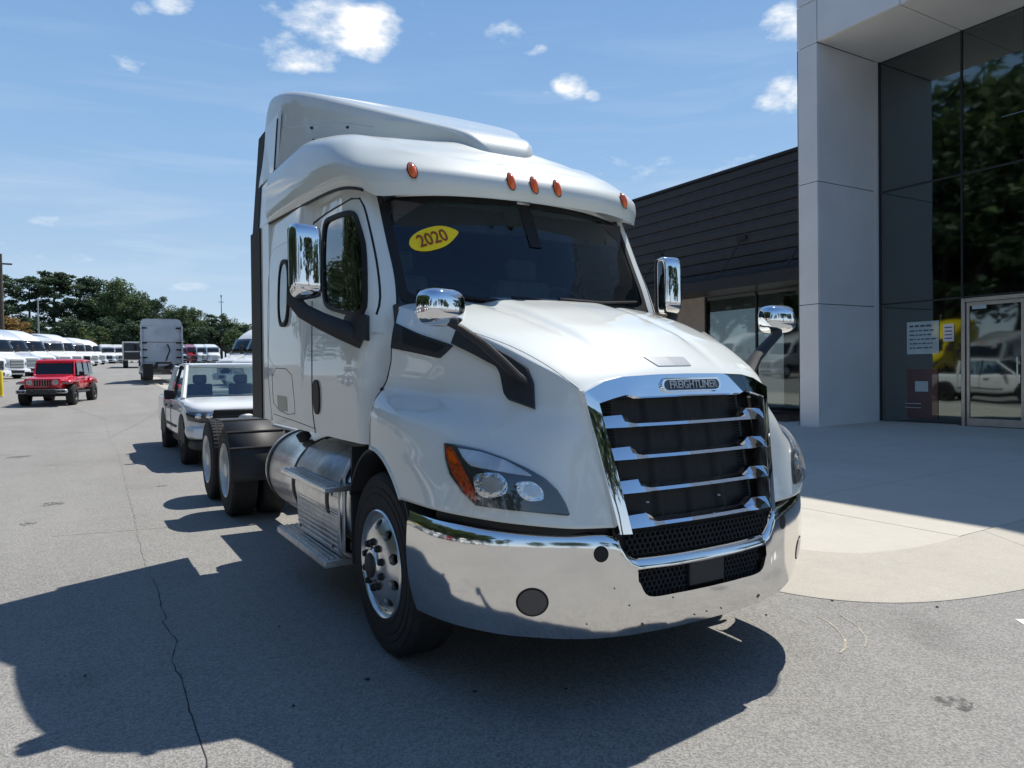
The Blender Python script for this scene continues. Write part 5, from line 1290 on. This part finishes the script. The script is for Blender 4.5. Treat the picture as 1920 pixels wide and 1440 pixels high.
def build_pickup():
    T = thing('pickup_truck', 'white pickup with black grille parked behind the big tractor', 'pickup truck')
    body = loft([(.0,.62,.55,.98,7),(.05,.76,.50,1.04,7),(.18,.86,.47,1.09,7),(.45,.915,.45,1.13,8),(.95,.925,.45,1.165,8),(1.45,.925,.43,1.185,8),(1.8,.925,.42,1.20,8),(3.5,.925,.42,1.20,8),(3.9,.925,.45,1.20,8),(5.2,.92,.50,1.22,8),(5.32,.88,.55,1.20,6)], n=8).build('body', 'far_white', T, smooth=45)
    # greenhouse
    zb, zt = 1.18, 1.80
    A, Bp = (-.83,1.38,zb), (-.66,2.05,zt-.05)
    MB().add(*[(lambda q: (q.v, q.f))(loft([(2.0,.60,1.755,1.80,6),(2.1,.68,1.74,1.825,6),(2.8,.70,1.74,1.84,6),(3.4,.69,1.74,1.825,6),(3.52,.64,1.75,1.79,6)]))][0]).build('roof', 'far_white', T, smooth=50)
    for s in (-1, 1):
        MB().tube([(s*.83,1.36,1.16),(s*.68,2.05,1.77)], [.045,.038], 8).build('pillar', 'far_white', T)
        MB().tube([(s*.86,2.62,1.16),(s*.70,2.62,1.78)], .035, 8).build('pillar', 'gasket', T)
        MB().tube([(s*.85,3.62,1.16),(s*.68,3.50,1.78)], .07, 8).build('pillar', 'far_white', T)
        for (a, b, c, d) in ((1.55,2.58,2.58,2.12),(2.66,3.52,3.44,2.66)):
            quad('side_window', 'car_glass', [(s*.855,a,1.19),(s*.855,b,1.19),(s*.70,c,1.76),(s*.70,d,1.76)], T)
        W = MB().box(s*.93,s*1.12,1.66,1.75,1.15,1.33).build('door_mirror', 'gasket', T, bevel=.03)
        for y in (2.60,3.58): MB().box(s*.926,s*.932,y,y+.012,.55,1.2).build('door_seam', 'dark_metal', T)
        for y in (2.25,3.2): MB().box(s*.93,s*.955,y,y+.2,.98,1.02).build('door_handle', 'gasket', T, bevel=.008)
        MB().box(s*.92,s*.94,1.75,3.6,.62,.66).build('side_trim', 'dark_metal', T)
        for y in (.90,4.12):
            wheel(T, s*.93, y, .40, .26, s, .23, 'wheel', 'dark_metal')
            MB().lathe_x([(-.008,.47),(.2,.46)], (s*.925,y,.44), 24, -s, (R_(-5), R_(185))).fix().build('wheel_arch', 'gasket', T)
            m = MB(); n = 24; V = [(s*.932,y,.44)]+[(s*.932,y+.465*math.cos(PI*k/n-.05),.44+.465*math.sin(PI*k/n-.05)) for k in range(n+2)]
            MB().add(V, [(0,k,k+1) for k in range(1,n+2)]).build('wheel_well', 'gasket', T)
        h = MB().add([(s*.50,-.03,.80),(s*.70,-.015,.78),(s*.885,.20,.82),(s*.925,.42,.98),(s*.86,.13,.97),(s*.52,-.02,.95)], [(0,1,2,3,4,5)]).build('headlight', 'lamp_bezel', T, solid=.03)
        for cx, cy in ((s*.60,-.035),(s*.76,.03)):
            MB().add([(cx+.055*math.cos(a)*(1 if s > 0 else -1), cy-.012-.0*a+abs(.05*math.cos(a))*.0, .90+.05*math.sin(a)) for a in np.linspace(0, 2*PI, 15)[:-1]], [tuple(range(14))]).build('lamp', 'lamp_chrome', h, solid=.03)
        MB().tube([(s*.62,.02,.53),(s*.62,.0,.53)], .05, 10).build('fog_lamp', 'lamp_clear', T)
    quad('windshield', 'car_glass', [(-.79,1.40,1.19),(.79,1.40,1.19),(.66,2.03,1.76),(-.66,2.03,1.76)], T)
    quad('rear_window', 'car_glass', [(-.75,3.62,1.2),(.75,3.62,1.2),(.62,3.50,1.76),(-.62,3.50,1.76)], T)
    g = MB().box(-.52,.52,-.05,.08,.70,1.0).build('grille', 'gasket', T, bevel=.03)
    for z in (.80,.88): MB().box(-.46,.46,-.065,-.045,z,z+.02).build('grille_bar', 'dark_metal', g)
    MB().add([(.13*math.cos(a), -.075, .86+.052*math.sin(a)) for a in np.linspace(0, 2*PI, 21)[:-1]], [tuple(range(20))]).build('oval_badge', 'brushed', g, solid=.015)
    loft([(-.08,.62,.52,.70,5),(-.03,.85,.50,.72,5),(.15,.925,.50,.74,5),(.40,.93,.52,.74,5)]).build('bumper', 'far_white', T, smooth=50)
    loft([(-.06,.60,.30,.50,5),(.0,.82,.30,.50,5),(.2,.88,.30,.50,5),(.5,.88,.32,.50,5)]).build('lower_bumper', 'black_plastic', T, smooth=50)
    MB().box(-.80,.80,1.45,1.75,1.10,1.20).build('dashboard', 'interior', T)
    for s in (-1, 1): MB().box(s*.16,s*.62,2.45,2.62,.9,1.42).box(s*.26,s*.52,2.48,2.58,1.42,1.60).build('seat', 'interior', T, bevel=.04)
    MB().box(-.08,.08,1.98,2.0,1.62,1.70).build('rear_view_mirror', 'gasket', T, bevel=.01)
    MB().box(-.80,.80,.6,5.0,.3,.5).build('underbody', 'gasket', T)
    MB().box(-.75,.75,3.72,5.2,1.19,1.225).build('bed', 'dark_metal', T)
    return T
pk = build_pickup(); pk.location = (-.12,10.65,0)

def build_jeep():
    T = thing('red_off_roader', 'red four-wheel-drive facing us with slotted grille and big tyres', 'car')
    B = MB()
    tub = loft([(1.35,.74,.62,1.13,9),(1.5,.78,.60,1.16,9),(3.6,.80,.60,1.16,9),(4.1,.79,.62,1.15,9)]).build('body', 'red_paint', T, smooth=40)
    hood = loft([(.10,.56,.70,1.06,9),(.20,.60,.66,1.10,8),(.9,.66,.62,1.17,8),(1.45,.74,.60,1.21,8)]).build('hood', 'red_paint', T, smooth=40)
    # grille with seven slots and two round lamps
    g = MB().box(-.62,.62,.045,.12,.70,1.08).build('grille', 'red_paint', T, bevel=.04)
    for k in range(7):
        x = (k-3)*.088; MB().box(x-.024,x+.024,.030,.05,.78,1.02).build('grille_slot', 'gasket', g)
        MB().tube([(x-.03,.04,.79),(x-.03,.04,1.01)], .006, 4).build('slot_edge', 'steel_rim', g)
    for s in (-1, 1):
        L_ = [(s*.44+.10*math.cos(a), .93+.10*math.sin(a)) for a in np.linspace(0, 2*PI, 21)[:-1]]
        l = MB().prism(L_, lambda u, v: (u, .03, v), lambda u, v: (u, .06, v)).build('headlight', 'steel_rim', T)
        MB().prism([(s*.44+(u-s*.44)*.78, .93+(v-.93)*.78) for u, v in L_], lambda u, v: (u, .015, v), lambda u, v: (u, .035, v)).build('lens', 'lamp_clear', l)
        # flat fenders
        f = MB().add([(s*.60,.22,.98),(s*.94,.24,.92),(s*.95,.55,.98),(s*.95,1.25,.99),(s*.95,1.45,.72),(s*.70,1.45,.78),(s*.66,1.25,1.04),(s*.62,.5,1.04)], [(0,1,2,7),(7,2,3,6),(6,3,4,5)]).fix().build('front_fender', 'red_paint', T, solid=.06)
        MB().box(s*.62,s*.93,.20,.24,.86,.93).build('fender_lamp', 'lamp_clear', f)
        MB().add([(s*.78,3.15,.92),(s*.95,3.15,.88),(s*.95,3.35,1.02),(s*.95,4.0,1.02),(s*.95,4.2,.85),(s*.78,4.2,.88),(s*.78,4.0,1.08),(s*.78,3.35,1.08)], [(0,1,2,7),(7,2,3,6),(6,3,4,5)]).fix().build('rear_fender', 'red_paint', T, solid=.06)
        wheel(T, s*.95, .80, .42, .28, s, .22, 'wheel', 'dark_metal'); wheel(T, s*.95, 3.72, .42, .28, s, .22, 'wheel', 'dark_metal')
        for a, b in ((1.72,2.55),(2.70,3.42)): quad('side_window', 'black_gloss', [(s*.795,a,1.20),(s*.795,b,1.20),(s*.72,b-.02,1.70),(s*.72,a+.12,1.70)], T)
        quad('rear_side_window', 'black_gloss', [(s*.80,3.55,1.20),(s*.80,4.05,1.20),(s*.725,3.98,1.70),(s*.725,3.55,1.70)], T)
        for y in (1.55,2.62,3.50): MB().box(s*.80,s*.812,y,y+.015,.66,1.16).build('door_seam', 'gasket', T)
        for y in (2.35,3.25): MB().box(s*.80,s*.83,y,y+.12,1.02,1.06).build('door_handle', 'gasket', T, bevel=.006)
        MB().box(s*.86,s*1.06,1.60,1.68,1.16,1.34).build('door_mirror', 'gasket', T, bevel=.03)
        MB().tube([(s*.84,1.45,.52),(s*.84,3.2,.52)], .05, 8).build('side_step', 'dark_metal', T)
        MB().box(s*.48,s*.86,-.14,.10,.50,.66).build('bumper_end', 'brushed', T, bevel=.05)
        MB().box(s*.54,s*.80,-.15,-.135,.54,.62).build('bumper_pocket', 'gasket', T)
        MB().lathe_z([(0,0),(.055,0),(.055,.02),(0,.02)], (s*.66,-.17,.58), 12).build('fog_lamp', 'lamp_clear', T)
    top = loft([(1.72,.66,1.70,1.78,6),(1.80,.72,1.68,1.83,6),(3.0,.74,1.68,1.86,6),(4.05,.72,1.66,1.84,6),(4.12,.66,1.68,1.80,6)]).build('hard_top', 'red_paint', T, smooth=40)
    rear = loft([(2.0,.70,1.15,1.70,9),(4.08,.72,1.15,1.70,9)]).build('cabin_shell', 'dark_paint', T, smooth=40)
    quad('windshield', 'black_gloss', [(-.66,1.50,1.22),(.66,1.50,1.22),(.60,1.74,1.66),(-.60,1.74,1.66)], T)
    MB().tube([(-.72,1.48,1.16),(-.66,1.76,1.72),(.66,1.76,1.72),(.72,1.48,1.16)], .045, 8).tube([(-.72,1.47,1.19),(.72,1.47,1.19)], .035, 8).build('windshield_frame', 'red_paint', T)
    MB().box(-.50,.50,-.20,.10,.46,.68).build('bumper', 'dark_metal', T, bevel=.04)
    for s in (-1, 1): MB().tube([(s*.28,-.20,.62),(s*.28,-.26,.60),(s*.28,-.20,.56)], .02, 6).build('tow_hook', 'gasket', T)
    MB().box(-.55,.55,.1,4.0,.45,.62).build('underbody', 'gasket', T)
    MB().tube([(-.85,.8,.42),(.85,.8,.42)], .06, 8).tube([(-.1,.8,.40),(.1,.8,.40)], .14, 10).build('front_axle', 'dark_metal', T)
    for s in (-.14, .14): MB().tube([(s,1.50,1.24),(s+.22,1.55,1.28)], .008, 4).build('wiper', 'gasket', T)
    return T
jp = build_jeep(); p = at(79, 27.9); jp.location = (p[0], p[1], gz(p[1])); jp.rotation_euler = (R_(.6), 0, R_(-14))
# slope: level the far vehicles on the rising lot
def box_trailer():
    p = at(251, 84); T = thing('box_trailer', 'dark box trailer standing left of the departing grey tractor', 'trailer', p, R_(-4), None, .88)
    b = MB().box(-1.25,1.25,0,12,1.1,3.5).build('body', 'dark_paint', T, bevel=.03)
    MB().box(-1.26,1.26,-.03,.0,3.3,3.5).build('top_rail', 'steel_rim', T); MB().box(-1.26,-1.1,-.06,.0,.55,3.3).build('corner_post', 'steel_rim', T)
    MB().box(-1.0,1.0,-.04,0,2.1,2.25).build('door_bar', 'brushed', T)
    for s in (-1, 1):
        for y in (1.0, 2.3): wheel(T, s*1.2, y, .5, .56, s, .28)
        MB().box(s*.6,s*1.2,-.1,-.08,.3,1.05).build('mud_flap', 'gasket', T)
box_trailer()
# yellow bollard at the left edge
p = at(0, 33); b = thing('yellow_bollard', 'yellow steel post at the left edge beside the first parked tractor', 'bollard', p)
MB().lathe_z([(.13,0),(.13,1.12),(.10,1.20),(.001,1.22)], (0,0,0), 16).build('post', 'yellow_paint', b); MB().lathe_z([(.16,0),(.16,.04),(.13,.05)], (0,0,0), 16).build('base_collar', 'concrete', b)
# poles
p = at(7, 68); b = thing('utility_pole', 'tall wooden utility pole among the trees at the left edge', 'pole', p)
MB().tube([(0,0,0),(0,0,11.0)], [.19,.13], 10).build('shaft', 'wood_pole', b); MB().box(-.9,.9,-.06,.06,10.0,10.15).build('crossarm', 'wood_pole', b)
p = at(75, 95); b = thing('light_mast', 'thin grey lamp mast in front of the tall pines', 'lamp', p)
MB().tube([(0,0,0),(0,0,8.6)], [.12,.07], 8).build('shaft', 'brushed', b); MB().box(-.4,.4,-.12,.12,8.6,8.75).build('lamp_head', 'brushed', b)
p = at(418, 150); b = thing('antenna_mast', 'thin antenna mast rising over the trees right of the far tractors', 'mast', p)
MB().tube([(0,0,0),(0,0,13.5)], [.14,.06], 8).build('shaft', 'dark_metal', b); MB().box(-.5,.5,-.05,.05,12.4,12.5).box(-.1,.1,-.1,.1,13.4,13.9).build('antenna', 'dark_metal', b)

# ------------------------------------------------------------------ trees
def tree_mesh(kindt, seed, fine=False):
    r = random.Random(seed); tr = MB(); lf = []; 
    lean = r.uniform(-.03, .03)
    if kindt == 'pine':
        tr.tube([(0,0,0),(lean*.3,0,.5),(lean,0,.97)], [.016,.011,.003], 8); limbs = []
        clumps = []
        for k in range(60):
            t = r.uniform(.38, 1.0)**.8; t = .36+.64*r.random()**.85; rad = .19*math.sin(PI*min(1,(t-.30)/.74))**.7*r.uniform(.35,1.1); a = r.uniform(0, 2*PI)
            c = (lean*t+rad*math.cos(a), rad*math.sin(a), t+r.uniform(-.01,.02)); clumps.append((c, r.uniform(.035,.065)))
            if k % 3 == 0: tr.tube([(lean*t,0,t-.04),c], [.004,.0015], 4)
        per, flat, ls = 52, .6, .019
    elif kindt == 'oak':
        tr.tube([(0,0,0),(0,0,.25),(lean,0,.6)], [.024,.018,.006], 8); clumps = []
        for k in range(86):
            a = r.uniform(0, 2*PI); ph = math.acos(r.uniform(-.75, 1)); q = r.random()**.35
            c = (.30*q*math.sin(ph)*math.cos(a), .30*q*math.sin(ph)*math.sin(a), .55+.38*q*math.cos(ph)*r.uniform(.85,1.1)); clumps.append((c, r.uniform(.05,.10)))
            if k % 5 == 0: tr.tube([(0,0,.25+.2*r.random()),c], [.008,.002], 4)
        per, flat, ls = 56, .8, .021
    else:
        tr.tube([(0,0,0),(0,0,.4),(lean,0,.8)], [.02,.014,.004], 8); clumps = []
        for k in range(40):
            t = r.random(); a = r.uniform(0, 2*PI); rad = .34*(1-t)**.7*r.random()**.5
            c = (rad*math.cos(a), rad*math.sin(a), .25+.72*t); clumps.append((c, r.uniform(.05,.09)))
            if k % 5 == 0: tr.tube([(0,0,c[2]-.1),c], [.006,.002], 4)
        per, flat, ls = 40, .7, .024
    if fine: per, ls = int(per*2.2), ls*.62
    V, F = [], []
    for c, s in clumps:
        for _ in range(per):
            u = Vector((r.gauss(0,1), r.gauss(0,1), r.gauss(0,1))).normalized()*r.random()**.4*s; u.z *= flat
            p = Vector(c)+u; d1 = Vector((r.gauss(0,1), r.gauss(0,1), r.gauss(0,.6))).normalized(); d2 = d1.cross(Vector((r.gauss(0,1), r.gauss(0,1), r.gauss(0,1)))).normalized()
            l = ls*r.uniform(.6,1.4); n = len(V)
            V += [p-d1*l, p+d2*l*.55, p+d1*l, p-d2*l*.55]; F.append((n, n+1, n+2, n+3))
    return tr, (V, F)
TM = {}
def tree(kindt, leafm, seed, loc, h, label, group=None, name='broadleaf_tree', wide=1., rz=0., fine=False):
    key = (kindt, seed, fine)
    if key not in TM:
        tr, lf = tree_mesh(kindt, seed, fine); a = tr.build('trunk', 'bark'); b = obj('crown', lf[0], lf[1], leafm, smooth=0)
        TM[key] = (a.data, b.data); bpy.data.objects.remove(a); bpy.data.objects.remove(b)
    T = thing(name, label, 'tree', loc, rz, group); T.scale = (h*wide, h*wide, h)
    a = bpy.data.objects.new('trunk', TM[key][0]); b = bpy.data.objects.new('crown', TM[key][1])
    if b.data.materials[0].name != leafm:
        k2 = (key, leafm)
        if k2 not in TM:
            me = b.data.copy(); me.materials.clear(); me.materials.append(MATS[leafm]); TM[k2] = me
        b.data = TM[k2]
    for q in (a, b): COL.objects.link(q); q.parent = T
    return T
def topto(px, top, depth):
    p = at(px, depth); k = FPX/depth
    hor = 720-23.8+(960-px)*.0137
    return p, (hor-top)/k+CAM[2]-p[2]
GT = 'trees along the far edge of the lot'
TR = [(6,516,160,'pine','leaf_pine',1,1.4,'pine at the left photo edge behind the utility pole'),
      (58,521,165,'pine','leaf_pine',2,1.2,'slender pine with gaps, second tree from the left edge'),
      (103,512,165,'pine','leaf_pine',3,1.5,'tall pine with a rounded open crown, third from the left edge'),
      (152,522,168,'pine','leaf_pine',4,1.5,'pine on the left flank of the tallest clump'),
      (188,510,170,'oak','leaf_pine',11,.85,'dark full crowned tree in the tallest clump'),
      (226,510,166,'oak','leaf_oak',12,.85,'tallest broadleaf tree above the lane'),
      (262,535,164,'oak','leaf_oak',13,.85,'sloping crowned tree right of the tallest one'),
      (300,546,166,'oak','leaf_pine',14,.8,'dark tree above the departing grey tractor'),
      (342,563,160,'oak','leaf_oak',15,.9,'lighter broadleaf tree above the far maroon tractor'),
      (374,573,163,'oak','leaf_oak',11,.85,'medium tree above the rightmost far tractors'),
      (398,592,160,'pine','leaf_pine',5,1.3,'lower conifer left of the antenna mast'),
      (424,586,163,'oak','leaf_pine',16,.9,'dark tree under the antenna mast'),
      (455,598,158,'oak','leaf_oak',17,1.0,'green tree touching the back of the big tractor'),
      (490,604,158,'oak','leaf_oak',12,1.0,'tree hidden mostly behind the big tractor')]
for i, (px, top, d, k, lm, sd_, wide, lab) in enumerate(TR):
    p, h = topto(px, top, d); tree(k, lm, sd_, p, h, lab, GT, 'pine_tree' if k == 'pine' else 'broadleaf_tree', wide, i*1.3, True)
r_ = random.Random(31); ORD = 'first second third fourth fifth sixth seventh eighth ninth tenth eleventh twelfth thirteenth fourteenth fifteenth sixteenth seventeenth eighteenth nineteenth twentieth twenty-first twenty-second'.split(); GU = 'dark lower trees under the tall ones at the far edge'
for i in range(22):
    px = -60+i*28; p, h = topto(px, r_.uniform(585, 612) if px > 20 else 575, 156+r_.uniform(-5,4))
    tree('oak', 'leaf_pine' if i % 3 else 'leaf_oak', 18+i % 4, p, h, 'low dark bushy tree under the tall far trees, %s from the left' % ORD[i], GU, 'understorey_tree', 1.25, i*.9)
p, h = topto(22, 586, 92); tree('oak', 'leaf_autumn', 30, p, h*1.0, 'orange brown tree above the first parked tractors at left', None, 'autumn_tree', 1.2)
p, h = topto(-25, 583, 92); tree('oak', 'leaf_autumn', 31, p, h, 'orange brown tree cut by the left photo edge', None, 'autumn_tree', 1.2)
p, h = topto(156, 612, 120); tree('cone', 'leaf_light', 40, p, h, 'small yellow green tree at the far end of the left row', None, 'young_tree', 1.0)
p, h = topto(172, 636, 122); tree('cone', 'leaf_autumn', 41, p, h, 'low rusty shrub beside the small yellow green tree', None, 'shrub', 1.4)
# trees across the road, outside the frame: they show in the showroom glass and the chrome
for i in range(16):
    a = R_(175+i*11.5+r_.uniform(-3,3)); R0 = 48+r_.uniform(-6,10)
    x, y = R0*math.cos(a)-3, R0*math.sin(a)*.9+8
    if -4 < math.degrees(math.atan2(x-CAM[0], y-CAM[1])) < 70: continue
    tree('oak' if i % 3 else 'pine', 'leaf_oak' if i % 2 else 'leaf_pine', 11+i % 6 if i % 3 else 1+i % 4, (x, y, 0), 13+r_.uniform(-2,4), 'tree across the road, seen only in reflections', 'trees across the road seen mirrored', 'roadside_tree', 1., i)
rr = random.Random(77)
for i in range(34):
    x = -31-7*(i % 2)+rr.uniform(-2,2); y = -12+i*3.1+rr.uniform(-1,1); h = rr.uniform(23,29)+9*(i % 2)
    k, s_ = ('oak', 11+i % 4) if i % 4 else ('pine', 1+i % 2)
    T_ = tree(k, 'leaf_oak' if i % 2 else 'leaf_pine', s_, (x, y, gz(y)-(3 if k == 'oak' else 0)), h, 'tall tree behind the mirrored tractors, seen only in reflections', 'trees behind the mirrored tractors', 'roadside_tree', 1.15 if k == 'oak' else 1.4, i, True)
